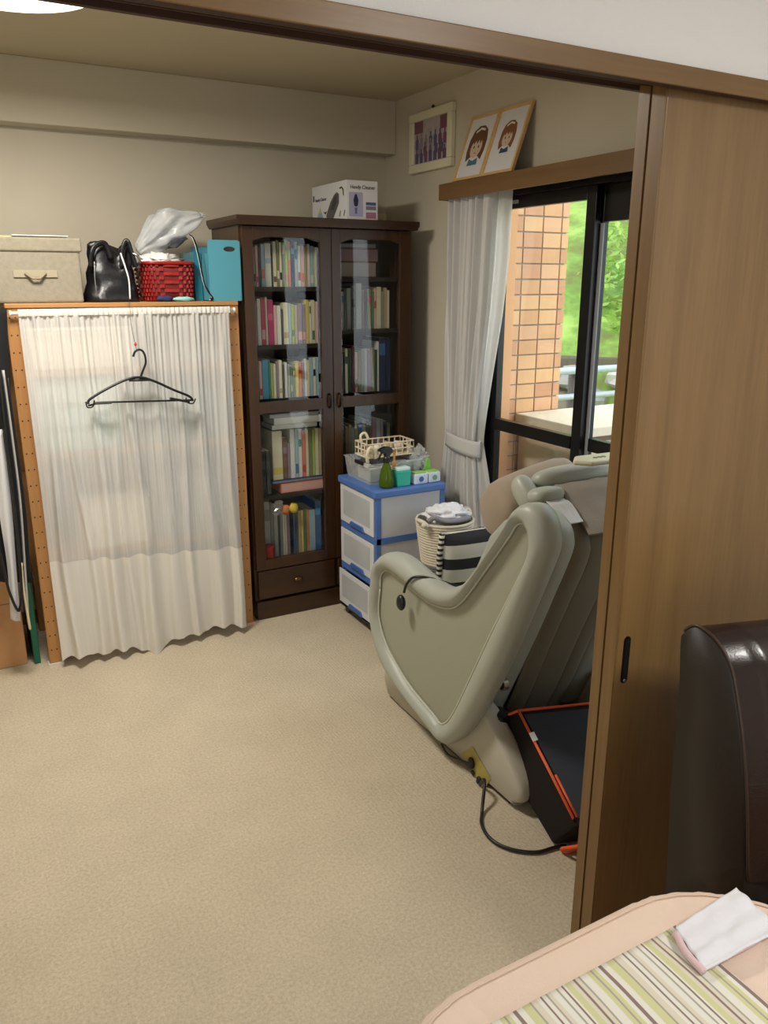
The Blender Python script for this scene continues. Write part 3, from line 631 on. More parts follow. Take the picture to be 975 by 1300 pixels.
row('the bottom left bookcase shelf', 1.172, 1.50, 0.256, [('grey', .012, .25), ('silver', .040, .27, 'grey'), ('grey', .014, .26), ('silver', .016, .24), ('dark grey', .008, .2), ('grey', .010, .21), ('white', .008, .22), ('cream', .008, .2), ('mauve', .012, .21), ('black', .012, .2), ('blue', .010, .21), ('dark grey', .010, .2), ('tan', .012, .205), ('yellow', .010, .205), ('green', .012, .21), ('orange', .010, .205), ('pale blue', .026, .2), ('blue', .024, .24, 'sky blue')], 'books on the bottom left shelf', y=3.33)
row('the lower right bookcase shelf', 1.560, 1.87, 0.60, [('grey', .012, .26), ('dark grey', .010, .27), ('silver', .010, .262), ('black', .012, .25), ('brown', .012, .24), ('olive', .010, .25), ('grey', .012, .24), ('olive', .014, .26), ('blue', .014, .25), ('grey', .014, .27), ('dark grey', .014, .26), ('brown', .012, .25), ('mauve', .016, .27), ('silver', .014, .265), ('grey', .012, .26), ('navy', .014, .25), ('olive', .012, .24)], 'books on the lower right shelf')
# oddments behind the lower left glass
rt = thing('red_tin', 'small round red tin at the bottom left behind the glass', 'tin', (1.197, 3.285, 0.2845))
MB().lathe([(0.026, 0.257), (0.028, 0.262), (0.028, 0.318), (0.026, 0.322)], 1.205, 3.285, 24).build('can', mat('red_tin', (180, 30, 34), 0.3), rt, smooth=False)
MB().lathe([(0.0285, 0.318), (0.0285, 0.330), (0.025, 0.333)], 1.205, 3.285, 24).build('lid', mat('red_lid', (196, 44, 44), 0.3), rt)
fb = thing('wrapped_flower', 'yellow and orange wrapped ornament above the bottom left books', 'ornament', (1.33, 3.30, 0.47))
MB().ball((1.338, 3.292, 0.492), 0.024, 14, 9, (1, 0.8, 0.95), 0.25, 2, 1).build('yellow_bloom', mat('bloom_yellow', (232, 204, 60), 0.6), fb, smooth=True)
MB().ball((1.302, 3.296, 0.487), 0.022, 14, 9, (1, 0.8, 1.1), 0.3, 2, 2).build('orange_bloom', mat('bloom_orange', (220, 134, 84), 0.6), fb, smooth=True)
MB().ball((1.262, 3.292, 0.505), 0.026, 12, 8, (1.1, 0.7, 1.1), 0.9, 4, 3).build('wrapping', glass_mat('cellophane', (0.95, 0.95, 0.95), 0.1, 0.1, 0.15), fb)

# box on top of the bookcase
vb = thing('cleaner_box', 'white Handy Cleaner carton with pictures of a vacuum on the bookcase', 'box', (1.68, 3.4, 1.7525))
M_card = mat('white_carton', (216, 214, 214), 0.6)
# corners on the bookcase top: A far left, B near middle, D right
A = Vector((1.602, 3.590, 1.753)); B = Vector((1.602, 3.236, 1.753)); D = Vector((1.752, 3.236, 1.753)); E = A+(D-B); Hb = Vector((0, 0, 0.157))
MB().corners([B, D, E, A, B+Hb, D+Hb, E+Hb, A+Hb]).build('carton', M_card, vb)
def face_fn(O, R_, off=0.0008):
    ux = (R_-O).normalized(); n_ = ux.cross(Vector((0, 0, 1))); L_ = (R_-O).length
    return (lambda u, v, d=off: O+ux*(u*L_)+Vector((0, 0, v*0.157))+n_*d), L_, ux, n_
fl, Ll, uxl, nl = face_fn(A, B); fr_, Lr, uxr, nr = face_fn(B, D)
def decal(fn, pts, m, nm, d=0.0008): MB().poly([fn(u, v, d) for u, v in pts]).build(nm, m, vb)
ink = mat('carton_ink', (48, 46, 50), 0.6); lil = mat('carton_lilac', (168, 164, 190), 0.6); dkb = mat('carton_navy', (34, 34, 62), 0.6)
decal(fr_, [(0.08, 0.08), (0.52, 0.08), (0.52, 0.70), (0.08, 0.70)], lil, 'photo_panel')
decal(fr_, [(0.26, 0.62), (0.22, 0.50), (0.24, 0.36), (0.30, 0.33), (0.36, 0.36), (0.38, 0.50), (0.33, 0.64), (0.29, 0.66)], dkb, 'vacuum_picture', 0.0012)
decal(fr_, [(0.26, 0.31), (0.34, 0.31), (0.33, 0.15), (0.27, 0.15)], mat('carton_blue', (96, 104, 150), 0.6), 'nozzle_picture', 0.0012)
decal(fr_, [(0.62, 0.46), (0.95, 0.46), (0.95, 0.38), (0.62, 0.38)], mat('carton_blue2', (78, 88, 130), 0.6), 'caption_bar')
decal(fr_, [(0.62, 0.36), (0.95, 0.36), (0.95, 0.26), (0.62, 0.26)], mat('carton_grey', (120, 120, 136), 0.6), 'small_picture')
decal(fr_, [(0.62, 0.20), (0.95, 0.20), (0.95, 0.04), (0.62, 0.04)], mat('carton_pink', (168, 110, 134), 0.6), 'small_picture')
decal(fl, [(0.50, 0.02), (0.42, 0.16), (0.55, 0.50), (0.66, 0.68), (0.74, 0.74), (0.80, 0.68), (0.80, 0.45), (0.70, 0.22), (0.62, 0.04)], mat('vac_grey', (92, 86, 86), 0.5), 'vacuum_picture')
decal(fl, [(0.55, 0.32), (0.66, 0.60), (0.73, 0.66), (0.74, 0.5), (0.65, 0.28)], mat('vac_dark', (60, 56, 60), 0.5), 'vacuum_body_picture', 0.0012)
MB().tube([fl(0.83, 0.82, 0.001), fl(0.88, 0.84, 0.001), fl(0.92, 0.77, 0.001), fl(0.93, 0.62, 0.001)], 0.003, 6).build('hose_picture', ink, vb)
decal(fl, [(0.14, 0.10), (0.24, 0.42), (0.34, 0.10)], mat('carton_aqua', (130, 176, 196), 0.6), 'splash_picture')
decal(fl, [(0.20, 0.26), (0.24, 0.44), (0.29, 0.26)], mat('carton_lime', (190, 200, 80), 0.6), 'splash_picture', 0.0011)
decal(fl, [(0.34, 0.28), (0.40, 0.20), (0.46, 0.30), (0.41, 0.27)], ink, 'small_icon')
for u in (0.80, 0.92): decal(fl, [(u, 0.10), (u+0.02, 0.09), (u+0.05, 0.24), (u+0.03, 0.25)], ink, 'small_icon')
decal(fl, [(0.03, 0.60), (0.07, 0.60), (0.07, 0.76), (0.03, 0.76)], ink, 'corner_icon')
text_mesh('lettering', 'Handy Cleaner', 0.0215, ink, vb, basis(fr_(0.52, 0.83, 0.0012), uxr, (0, 0, 1)), 0.0002, 0.0001, 0.92)
text_mesh('lettering', 'Handy Cleaner', 0.0200, ink, vb, basis(fl(0.27, 0.62, 0.0012), uxl, (0, 0, 1)), 0.0002, 0.0001, 1.0)
bx2 = tag(MB().box(1.80, 1.91, 3.44, 3.585, 1.7525, 1.80).build('cream_box', mat('cream_card', (196, 186, 150), 0.8), bevel=0.002), 'low cream box at the back corner of the bookcase top', 'box')

# =====================================================================
# RACK WITH SHEER CURTAIN
# =====================================================================
rk = thing('storage_rack', 'amber pine storage rack with drilled posts behind the sheer curtain', 'shelving rack', (0.65, 3.38, 0))
RZ = 1.405
posts = [(0.225, 3.200), (1.042, 3.200), (0.225, 3.55), (1.042, 3.55)]
for i, (x, y) in enumerate(posts):
    p = BX(x, x+0.046, y, y+0.03, 0.012, RZ).build('post', M_pine, rk, bevel=0.002)
    if i < 2:
        h_ = MB()
        for k in range(22):
            for dx in (0.012, 0.032):
                zc = 0.07+k*0.062
                h_.prism([(x+dx+0.0032*math.cos(a*math.pi/3), zc+0.0032*math.sin(a*math.pi/3)) for a in range(6)], 'Y', y-0.0004, y+0.0002)
        h = h_.build('peg_hole', mat('hole_dark', (52, 28, 12), 0.8), p); h['kind'] = 'stuff'
    BX(x-0.006, x+0.052, y-0.008, y+0.036, 0.0, 0.012).build('foot_pad', mat('pink_foot', (214, 176, 150), 0.7) if i == 1 else mat('pale_foot', (206, 200, 190), 0.7), p)
BX(0.225, 1.088, 3.195, 3.58, RZ, RZ+0.016).build('top_board', M_pine_x, rk, bevel=0.002)
for z in (0.10, 0.45, 0.86, 1.175): BX(0.271, 1.042, 3.21, 3.56, z-0.018, z).build('shelf_board', M_pine_x, rk)
for x in (0.23, 1.06): BX(x, x+0.018, 3.23, 3.55, 0.7, 0.74).build('side_rail', M_pine, rk)
# contents seen through the fabric
def cbox(name, label, x0, x1, z0, z1, col, y0=3.24, y1=3.5, cat='box', extra=None):
    o = thing(name, label, cat, ((x0+x1)/2, (y0+y1)/2, z0), 'things dimly visible behind the sheer curtain')
    BX(x0, x1, y0, y1, z0+0.0005, z1-0.012).build('body', mat('c_%s' % name+str(col), col, 0.7), o, bevel=0.004)
    BX(x0-0.003, x1+0.003, y0-0.003, y1+0.003, z1-0.012, z1).build('lid', mat('cl_%s' % name+str(col), tuple(int(c*0.92) for c in col), 0.7), o, bevel=0.002)
    if extra: extra(o)
    return o
G2 = (168, 196, 188)
cbox('storage_case', 'pale aqua case on the upper shelf behind the curtain, lowest of three', 0.30, 0.60, 0.861, 0.955, G2)
cbox('storage_case', 'pale aqua case behind the curtain, middle of the three', 0.30, 0.60, 0.956, 1.045, (178, 204, 200))
cbox('storage_case', 'pale aqua case behind the curtain, topmost of the three', 0.30, 0.60, 1.046, 1.135, (190, 210, 202))
cbox('carton', 'white carton on the lower shelf behind the left of the curtain', 0.42, 0.68, 0.451, 0.66, (232, 226, 208))
cbox('storage_bin', 'grey lidded bin low behind the right of the curtain', 0.72, 1.0, 0.451, 0.72, (120, 124, 126))
cbox('storage_bin', 'dark lidded bin on the bottom shelf behind the curtain', 0.30, 0.60, 0.101, 0.34, (96, 98, 102))
cbox('storage_bin', 'slate lidded bin on the bottom shelf at the right behind the curtain', 0.66, 1.0, 0.101, 0.36, (110, 118, 122))
cbox('carton', 'cream carton on the uppermost shelf behind the curtain', 0.30, 0.66, 1.176, 1.33, (218, 208, 186))
cbox('storage_bin', 'dark green bin at the right on the third shelf behind the curtain', 0.70, 1.03, 0.861, 1.08, (52, 92, 84))
cbox('carton', 'grey carton at the right end of the uppermost shelf behind the curtain', 0.74, 1.03, 1.176, 1.24, (150, 146, 144))

rod = thing('curtain_rod', 'thin white tension rod across the top of the pine rack', 'curtain rod', (0.64, 3.17, 1.385))
MB().tube([(0.240, 3.176, 1.388), (1.062, 3.176, 1.388)], 0.0065, 12).build('tube', M_white, rod, smooth=True)
for x in (0.2360, 1.0590): MB().tube([(x, 3.176, 1.388), (x+0.007, 3.176, 1.388)], 0.009, 12).build('end_cap', M_white, rod)
rod.location.z = 1.385
sc = thing('sheer_curtain', 'white sheer gathered curtain hiding the pine rack', 'curtain', (0.66, 3.16, 0.03))
ZT = 1.397
def zbot(u): return 0.030+0.022*math.sin(u*9.0+0.4)*math.sin(u*3.1)+0.012*math.sin(u*23)+0.006*abs(math.sin(u*40))
def zseam(u): return 0.452-0.055*u+0.004*math.sin(u*30)
RID = [(0.06, 0.02, 0.030, 1.0), (0.15, 0.05, 0.022, 0.7), (0.255, 0.05, 0.034, 1.1), (0.36, 0.035, 0.020, 0.5), (0.43, 0.055, 0.030, 1.15), (0.565, 0.05, 0.045, 0.8), (0.70, 0.02, 0.022, 0.6), (0.80, 0.045, 0.036, 1.0), (0.955, 0.0, 0.028, 0.9)]
def fold(u, z):
    s_ = max(0.0, min(1.0, (ZT-z)/1.35)); y = 0.0
    for u0, dr, w_, a in RID:
        c0 = u0+dr*s_+0.012*math.sin(z*5+u0*40); ww = w_*(0.55+0.75*s_)*(0.42 if u < c0 else 1.35); y += a*(0.008+0.042*s_)*math.exp(-((u-c0)/ww)**2)
    top = (1-s_)**2.2
    y += top*0.0035*(math.sin(u*2*math.pi*31+2.5*math.sin(u*17))+0.8*math.sin(u*2*math.pi*47+3*math.sin(u*11)))
    y += 0.010*noise.noise(Vector((u*8, z*1.5, 0)))+0.002*noise.noise(Vector((u*26, z*1.2, 5)))
    return 3.172-0.012*s_-y
def cx_(u, z):
    s_ = (ZT-z)/1.37
    x = 0.264+u*(1.041-0.264)+ (0.012*(1-2*abs(u-0.5)))*0
    x += 0.008*noise.noise(Vector((u*6, z*2, 9)))*s_ + 0.006*(0.3-u)*s_*2
    return x
def cpos(u, z): return (cx_(u, z), fold(u, z), z)
M_sheer = cloth_see('sheer_voile', (244, 242, 236), 0.71, 0.3, 0.05, 150)
M_hem = cloth_see('curtain_hem', (244, 240, 230), 0.97, 0.3, 0.02, 60)
MB().grid(lambda u, v: cpos(u, zseam(u)+(ZT-0.012-zseam(u))*v), 220, 70).build('voile', M_sheer, sc, smooth=True)
MB().grid(lambda u, v: cpos(u, zbot(u)+(zseam(u)-zbot(u))*v), 220, 34).build('hem_band', M_hem, sc, smooth=True)
MB().grid(lambda u, v: (cx_(u, ZT)-0, 3.1645-0.0035*math.sin(u*2*math.pi*44)*(0.6+0.4*math.sin(u*37))-0.002*math.sin(v*3.14), 1.378+0.024*v), 260, 4).build('rod_pocket', M_hem, sc, smooth=True)

# coat hanger on a string
hg = thing('coat_hanger', 'black plastic clip hanger dangling in front of the sheer curtain', 'hanger', (0.67, 3.10, 1.03))
HY = 3.112
def h3(p): return (p[0], HY, p[1])
hk = [(0.638,1.225),(0.648,1.245),(0.666,1.250),(0.680,1.235),(0.683,1.202),(0.668,1.167),(0.654,1.135)]
MB().tube(spl([h3(p) for p in hk], 6), 0.0042, 8).build('hook', M_black, hg, smooth=True)
arm = [(0.461,1.059),(0.468,1.076),(0.530,1.110),(0.605,1.141),(0.658,1.147),(0.710,1.129),(0.780,1.092),(0.840,1.063),(0.854,1.044)]
MB().tube(spl([h3(p) for p in arm], 5), 0.0048, 8).build('shoulder_arm', M_black, hg, smooth=True)
nk = [(0.616,1.138),(0.692,1.136)]
MB().tube([h3(p) for p in nk], 0.0085, 8, flat=0.6).build('neck_block', M_black, hg, smooth=True)
br = [(0.460,1.053),(0.506,1.062),(0.854,1.047)]
MB().tube([h3(p) for p in br], 0.0036, 8).build('trouser_bar', M_black, hg, smooth=True)
for pts in ([(0.452,1.069),(0.456,1.048),(0.475,1.050),(0.483,1.073)], [(0.825,1.059),(0.830,1.040),(0.852,1.035),(0.863,1.053)]):
    MB().tube(spl([(p[0], 3.106, p[1]) for p in pts], 5), 0.0028, 6).build('end_hook', M_black, hg, smooth=True)
for pts in ([(0.482,1.061),(0.542,1.060)], [(0.764,1.060),(0.837,1.042)]):
    MB().tube([(p[0], 3.106, p[1]) for p in pts], 0.0105, 8, flat=0.5).build('clip', M_black, hg)
hs = thing('hanging_string', 'thin grey string with a red bead holding the black hanger', 'string', (0.655, 3.13, 1.25))
sp_ = [(0.6495,3.1500,1.3987), (0.6413,3.1180,1.3485), (0.6466,3.1120,1.2912), (0.6540,3.1120,1.2416)]
MB().tube([(sp_[0][0], 3.19, 1.4225)]+[(sp_[0][0], 3.145, 1.421)]+sp_, 0.0011, 6).build('cord', mat('grey_string', (90, 84, 78), 0.8), hs)
MB().ball((0.6507,3.1120,1.2708), 0.006, 10, 7, (0.8, 0.8, 1.2)).build('bead', mat('red_bead', (196, 52, 40), 0.4), hs, smooth=True)

# ---- things on top of the rack ----
TZ = RZ+0.0163
M_linen = mat('linen_cloth', (140, 132, 114), 0.95, var=0.10, vscale=60, bump=0.5, bscale=500)
lb = thing('fabric_storage_box', 'lidded natural linen storage box on top of the rack, far left', 'storage box', (0.33, 3.38, TZ))
BX(0.135, 0.500, 3.215, 3.56, TZ, 1.625).build('body', M_linen, lb, bevel=0.008)
BX(0.130, 0.508, 3.208, 3.566, 1.600, 1.648).build('lid', M_linen, lb, bevel=0.006)
hd = [(0.270,1.535),(0.415,1.536),(0.412,1.512),(0.268,1.511)]
xs = [p[0] for p in hd]; zs = [p[1] for p in hd]
BX(min(xs), max(xs), 3.209, 3.214, min(zs), max(zs)).build('handle_patch', mat('linen_band', (152, 143, 120), 0.95), lb, bevel=0.001)
hx = (min(xs)+max(xs))/2
MB().tube([(hx-0.035, 3.206, max(zs)-0.010), (hx-0.012, 3.198, min(zs)-0.004), (hx+0.012, 3.198, min(zs)-0.004), (hx+0.035, 3.206, max(zs)-0.010)], 0.0045, 8).build('handle', mat('linen_handle', (138, 128, 104), 0.95), lb, smooth=True)
t_ = tag(MB().box(0.20, 0.46, 3.25, 3.50, 1.6485, 1.6530).build('folder', mat('yellow_folder', (206, 196, 140), 0.6), bevel=0.001), 'flat yellowish folder lying on the linen box lid', 'folder')
t_ = tag(MB().box(0.28, 0.47, 3.24, 3.45, 1.6535, 1.6570).build('paper_sheet', mat('pale_sheet', (206, 214, 214), 0.6), bevel=0.001), 'pale sheet of paper lying on the yellowish folder', 'paper')

M_blk = mat('black_leather', (17, 17, 20), 0.38, bump=0.6, bscale=60)
hb = thing('black_handbag', 'glossy black slouchy handbag with white strap on top of the rack', 'handbag', (0.622, 3.32, TZ))
def bagfn(u, v):
    a = 2*math.pi*u; z = TZ+v*0.222
    w2 = 0.108-0.024*v-0.010*math.sin(v*3.1); d2 = 0.078-0.050*v
    c_, s_ = math.cos(a), math.sin(a); k = 1+0.14*noise.noise(Vector((c_*1.6, s_*1.6, v*5)))+0.05*noise.noise(Vector((c_*6, s_*6, v*12)))
    sx = abs(c_)**0.75*(1 if c_ >= 0 else -1); sy = abs(s_)**0.75*(1 if s_ >= 0 else -1)
    X_ = c_*w2
    dip = -0.060*v*v*math.exp(-((X_-0.012)/0.020)**2)-0.030*v*v*max(0, (X_-0.03)/0.07)-0.02*v*v*max(0, (-X_-0.05)/0.05)
    return (0.622+w2*sx*k, 3.31+d2*sy*k, z+dip)
MB().loft([[bagfn(1-i/48, v/18) for i in range(48)] for v in range(19)]).build('bag_body', M_blk, hb, smooth=True)
MB().tube(spl([(0.668, 3.222, 1.432), (0.668, 3.214, 1.50), (0.660, 3.222, 1.55), (0.652, 3.245, 1.60)], 6), 0.0032, 6).build('white_strap', mat('white_cordage', (220, 220, 218), 0.5), hb, smooth=True)
MB().tube(spl([(0.548, 3.222, 1.44), (0.545, 3.218, 1.50), (0.552, 3.23, 1.57)], 6), 0.0025, 6).build('buckle_strap', M_steel, hb, smooth=True)
MB().tube(spl([(0.655, 3.26, 1.55), (0.662, 3.255, 1.61), (0.680, 3.255, 1.645), (0.692, 3.255, 1.61), (0.705, 3.255, 1.55)], 6), 0.013, 8, flat=0.6).build('handle', M_blk, hb, smooth=True)
MB().tube(spl([(0.54, 3.25, 1.55), (0.548, 3.245, 1.60), (0.570, 3.25, 1.628), (0.60, 3.255, 1.632), (0.615, 3.26, 1.58)], 6), 0.012, 8, flat=0.6).build('handle', M_blk, hb, smooth=True)
MB().tube(spl([(0.695, 3.24, 1.60), (0.712, 3.232, 1.59), (0.722, 3.24, 1.565)], 5), 0.005, 8).build('buckle', M_steel, hb, smooth=True)

M_redb = mat('red_woven_plastic', (150, 26, 18), 0.4)
rd = thing('red_basket', 'red woven plastic basket full of white cloths on the rack', 'basket', (0.80, 3.35, TZ))
rbk = MB()
RX0, RX1, RY0, RY1, RH = 0.735, 0.938, 3.235, 3.47, 0.145
def rper(t, f):
    cx0, cy0 = (RX0+RX1)/2, (RY0+RY1)/2; wx, wy = (RX1-RX0)/2*f, (RY1-RY0)/2*f; a = t*2*math.pi
    c_, s_ = math.cos(a), math.sin(a); return (cx0+wx*abs(c_)**0.45*(1 if c_ > 0 else -1), cy0+wy*abs(s_)**0.45*(1 if s_ > 0 else -1))
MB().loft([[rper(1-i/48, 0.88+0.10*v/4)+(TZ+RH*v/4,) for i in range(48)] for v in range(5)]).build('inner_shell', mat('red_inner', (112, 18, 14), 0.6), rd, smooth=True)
wv = MB(); nst = 46
for i in range(nst):
    for j in range(9):
        if (i+j) % 2: continue
        t0, t1 = i/nst, (i+1)/nst; z0_ = TZ+0.004+j*0.0158; f0 = 0.905+0.10*(z0_-TZ)/RH; 
        pa, pb, pm_ = rper(t0, f0), rper(t1, f0), rper((t0+t1)/2, f0+0.035)
        wv.loft([[pa+(z0_,), pm_+(z0_+0.001,), pb+(z0_,)], [pa+(z0_+0.0125,), pm_+(z0_+0.0115,), pb+(z0_+0.0125,)]], closed=False)
o = wv.build('weave', M_redb, rd, solid=0.0015); o['kind'] = 'stuff'
MB().tube([rper(i/48, 1.03)+(TZ+RH,) for i in range(49)], 0.006, 8).build('rim', M_redb, rd, smooth=True)
wc = tag(MB().ball((0.815, 3.34, TZ+RH+0.002), 0.085, 28, 18, (1.05, 0.95, 0.42), 0.55, 5, 4).build('white_cloth', mat('white_cotton', (226, 220, 214), 0.9), smooth=True), 'crumpled white cloths heaped in the red basket', 'cloth')
pl_m = glass_mat('plastic_film', (0.88, 0.90, 0.92), 0.05, 0.3, 0.40)
pb_ = thing('plastic_bag', 'translucent grey plastic bag with knotted top above the red basket', 'plastic bag', (0.88, 3.42, 1.60))
def pbf(u, v):
    c0 = Vector((0.76, 3.44, 1.615)); c1 = Vector((1.015, 3.40, 1.752)); p = c0.lerp(c1, v); p.z += 0.028*math.sin(v*3.1)
    r_ = 0.062*math.sin(min(1, v*1.6+0.22)*1.57)*(1-0.80*max(0, v-0.55)/0.45)+0.004
    a = 2*math.pi*u; ax = (c1-c0).normalized(); e1 = Vector((0, 1, 0)); e2 = ax.cross(e1).normalized()
    k = 1+0.45*noise.noise(Vector((math.cos(a)*2.2, math.sin(a)*2.2, v*3)))+0.22*noise.noise(Vector((math.cos(a)*6, math.sin(a)*6, v*7)))+0.12*math.sin(a*9+v*4)*v
    return p+(e1*math.cos(a)*1.1+e2*math.sin(a))*r_*k
MB().loft([[pbf(i/48, v/24) for i in range(48)] for v in range(25)]).build('film', pl_m, pb_, smooth=True)
MB().ball((1.02, 3.40, 1.758), 0.014, 12, 8, (1.2, 0.8, 0.7), 0.7, 3, 2).build('knot', pl_m, pb_)
MB().ball((0.87, 3.42, 1.665), 0.046, 16, 10, (1.7, 0.9, 0.8), 0.5, 3, 9).build('bag_content', mat('bag_grey', (150, 152, 156), 0.8), pb_, smooth=True)

M_teal = glass_mat('teal_plastic', (0.25, 0.62, 0.70), 0.06, 0.15, 0.0)
mt_, nt, b = base('teal_pp'); b.inputs['Base Color'].default_value = hexc((82, 150, 166)); b.inputs['Roughness'].default_value = 0.3; b.inputs['Transmission Weight'].default_value = 0.0
tl = thing('teal_bin', 'upright teal plastic file bin with oval grip hole on the rack end', 'file box', (1.06, 3.32, TZ))
xa, xb, ya, yb, zt = 0.980, 1.112, 3.215, 3.45, 1.655
f = MB()
# front face with an oval hole: ring between rectangle and ellipse
hc = ((xa+xb)/2+0.022, zt-0.034)
rect = []
for i in range(32):
    a = 2*math.pi*i/32; c_, s_ = math.cos(a), math.sin(a); k = min((xb-hc[0])/max(1e-6, c_) if c_ > 0 else (xa-hc[0])/min(-1e-6, c_), (zt-hc[1])/max(1e-6, s_) if s_ > 0 else (TZ-hc[1])/min(-1e-6, s_))
    rect.append((hc[0]+c_*k, ya, hc[1]+s_*k))
ellp = [(hc[0]+0.024*math.cos(2*math.pi*i/32), ya, hc[1]+0.010*math.sin(2*math.pi*i/32)) for i in range(32)]
f.loft([ellp, rect], caps=False)
f.build('front_wall', mt_, tl, solid=0.0025)
MB().box(xa, xa+0.003, ya, yb, TZ, zt-0.05).box(xb-0.003, xb, ya, yb, TZ, zt-0.05).box(xa, xb, yb-0.003, yb, TZ, zt-0.02).box(xa, xb, ya, yb, TZ, TZ+0.003).build('bin_body', mt_, tl)
t2 = thing('teal_bin', 'darker teal file bin half hidden behind the front teal bin', 'file box', (0.975, 3.4, TZ))
MB().box(0.945, 0.948, 3.30, 3.50, TZ, 1.61).box(0.973, 0.976, 3.30, 3.50, TZ, 1.61).box(0.948, 0.973, 3.30, 3.303, TZ, 1.61).box(0.948, 0.973, 3.497, 3.50, TZ, 1.61).box(0.948, 0.973, 3.303, 3.497, TZ, TZ+0.003).build('bin_body', mat('teal_dark', (36, 116, 132), 0.35), t2)
wc2 = thing('white_piped_strap', 'black strap with white piping drooping in front of the red basket', 'strap', (0.94, 3.22, TZ))
sp2 = [(0.9200,3.2500,1.6730), (0.9348,3.2400,1.6554), (0.9461,3.2280,1.5935), (0.9575,3.2220,1.5042), (0.9676,3.2200,1.4711), (0.9896,3.2150,1.4346), (0.975,3.205,1.4265)]
MB().tube(spl(sp2, 6), 0.007, 8, flat=0.5).build('webbing', M_black, wc2, smooth=True)
MB().tube([p+Vector((-0.003, -0.003, 0)) for p in spl(sp2, 6)], 0.0022, 6).build('piping', M_white, wc2, smooth=True)
tag(MB().ball((0.80, 3.222, TZ+0.012), 0.03, 16, 8, (1.1, 0.4, 0.42), 0.3, 2, 3).build('navy_pouch', mat('navy_cloth', (38, 44, 78), 0.8), smooth=True), 'small navy cloth pouch at the foot of the red basket', 'pouch')
tag(MB().ball((0.873, 3.222, TZ+0.009), 0.036, 16, 8, (1.1, 0.4, 0.28), 0.4, 2, 6).build('mint_cloth', mat('mint_cloth', (142, 196, 190), 0.8), smooth=True), 'folded mint green cloth beside the navy pouch', 'cloth')

# ---- left edge: hanging straps, clothes, carton ----
ct = thing('cardboard_carton', 'brown cardboard carton on the floor at the far left', 'box', (-0.02, 3.45, 0))
BX(-0.16, 0.148, 3.27, 3.60, 0.001, 0.375).build('carton', mat('kraft_card', (188, 142, 96), 0.8, var=0.05), ct, bevel=0.002)
BX(-0.16, 0.148, 3.269, 3.2705, 0.270, 0.273).build('flap_seam', mat('kraft_dark', (130, 92, 56), 0.8), ct)
MB().box(0.1480, 0.1492, 3.27, 3.60, 0.04, 0.36).build('side_flap', mat('kraft_dark2', (150, 108, 70), 0.8), ct)
gf = tag(BX(0.172, 0.196, 3.25, 3.50, 0.001, 0.36).build('green_folder', mat('green_folder', (14, 92, 66), 0.5, bump=0.5, bscale=30, stretch=(1, 1, 8)), bevel=0.003), 'dark green upright folder between the carton and the left rack post', 'folder')
rl = thing('garment_rail', 'black garment rail end at the far left, mostly out of frame', 'clothes rail', (0.1, 3.2, 0))
MB().tube([(-0.5, 3.22, 1.50), (0.10, 3.22, 1.50)], 0.012, 10).build('top_rail', M_black, rl, smooth=True)
MB().tube([(-0.48, 3.22, 0.0), (-0.48, 3.22, 1.50)], 0.012, 10).build('upright', M_black, rl, smooth=True)
BX(-0.52, -0.44, 3.0, 3.44, 0, 0.02).build('foot', M_black, rl)
# garments as folded hanging sheets
def hang(name, label, cat, pts_l, pts_r, m, y=3.17, thick=0.012, wob=0.010, part=None):
    """pts_l / pts_r: [(x,z)] edges top to bottom"""
    n_ = 24
    L_ = spl([(p[0], 0, p[1]) for p in pts_l], 8); R_ = spl([(p[0], 0, p[1]) for p in pts_r], 8)
    def at(c, t): k = t*(len(c)-1); i = min(int(k), len(c)-2); return c[i].lerp(c[i+1], k-i)
    def fn(u, v):
        p = at(L_, v).lerp(at(R_, v), u); return (p.x, y+wob*math.sin(u*7+v*2)-0.008*math.sin(u*3.14), p.z)
    return tag(MB().grid(fn, 12, n_).build(name, m, smooth=True, solid=thick), label, cat)
hang('black_coat', 'long black garment hanging at the far left edge', 'coat', [(-0.12, 1.50), (-0.14, 1.0), (0.055, 0.42)], [(0.229,1.404),(0.208,1.107),(0.209,0.753),(0.194,0.378)], mat('black_cloth', (16, 16, 18), 0.9), 3.17)
hang('white_garment', 'white cloth strip hanging beside the black garment', 'garment', [(0.135,0.990),(0.116,0.715),(0.118,0.469),(0.105,0.264)], [(0.160,0.988),(0.158,0.709),(0.145,0.464),(0.136,0.248)], mat('white_garment', (214, 214, 214), 0.9), 3.125, 0.006, 0.004)
def belt(name, label, pts, w_, m, y, cat='strap'):
    return tag(MB().tube(spl([(p[0], y, p[1]) for p in pts], 6), w_, 8, flat=0.35).build(name, m, smooth=True), label, cat)
belt('grey_strap', 'pale grey strap hanging next to the left rack post', [(0.189,1.197),(0.190,0.944),(0.188,0.709),(0.173,0.433),(0.162,0.242)], 0.013, mat('grey_strap', (170, 168, 160), 0.7), 3.115)
belt('black_belt', 'wide black belt hooping down beside the white cloth strip', [(0.174,1.240),(0.168,0.949),(0.165,0.655),(0.155,0.410),(0.134,0.302),(0.111,0.380),(0.102,0.482),(0.092,0.575)], 0.014, mat('belt_black', (20, 19, 19), 0.5), 3.10, 'belt')
belt('cream_strap', 'short cream strap end hanging by the green folder', [(0.164,0.483),(0.160,0.373),(0.163,0.260),(0.164,0.217)], 0.014, mat('cream_strap', (212, 196, 160), 0.7), 3.11)
belt('thin_cord', 'thin dark cord looping close to the left rack post', [(0.203,1.167),(0.205,0.881),(0.204,0.640),(0.194,0.454),(0.205,0.404)], 0.004, mat('cord_dark', (40, 40, 44), 0.5), 3.135)

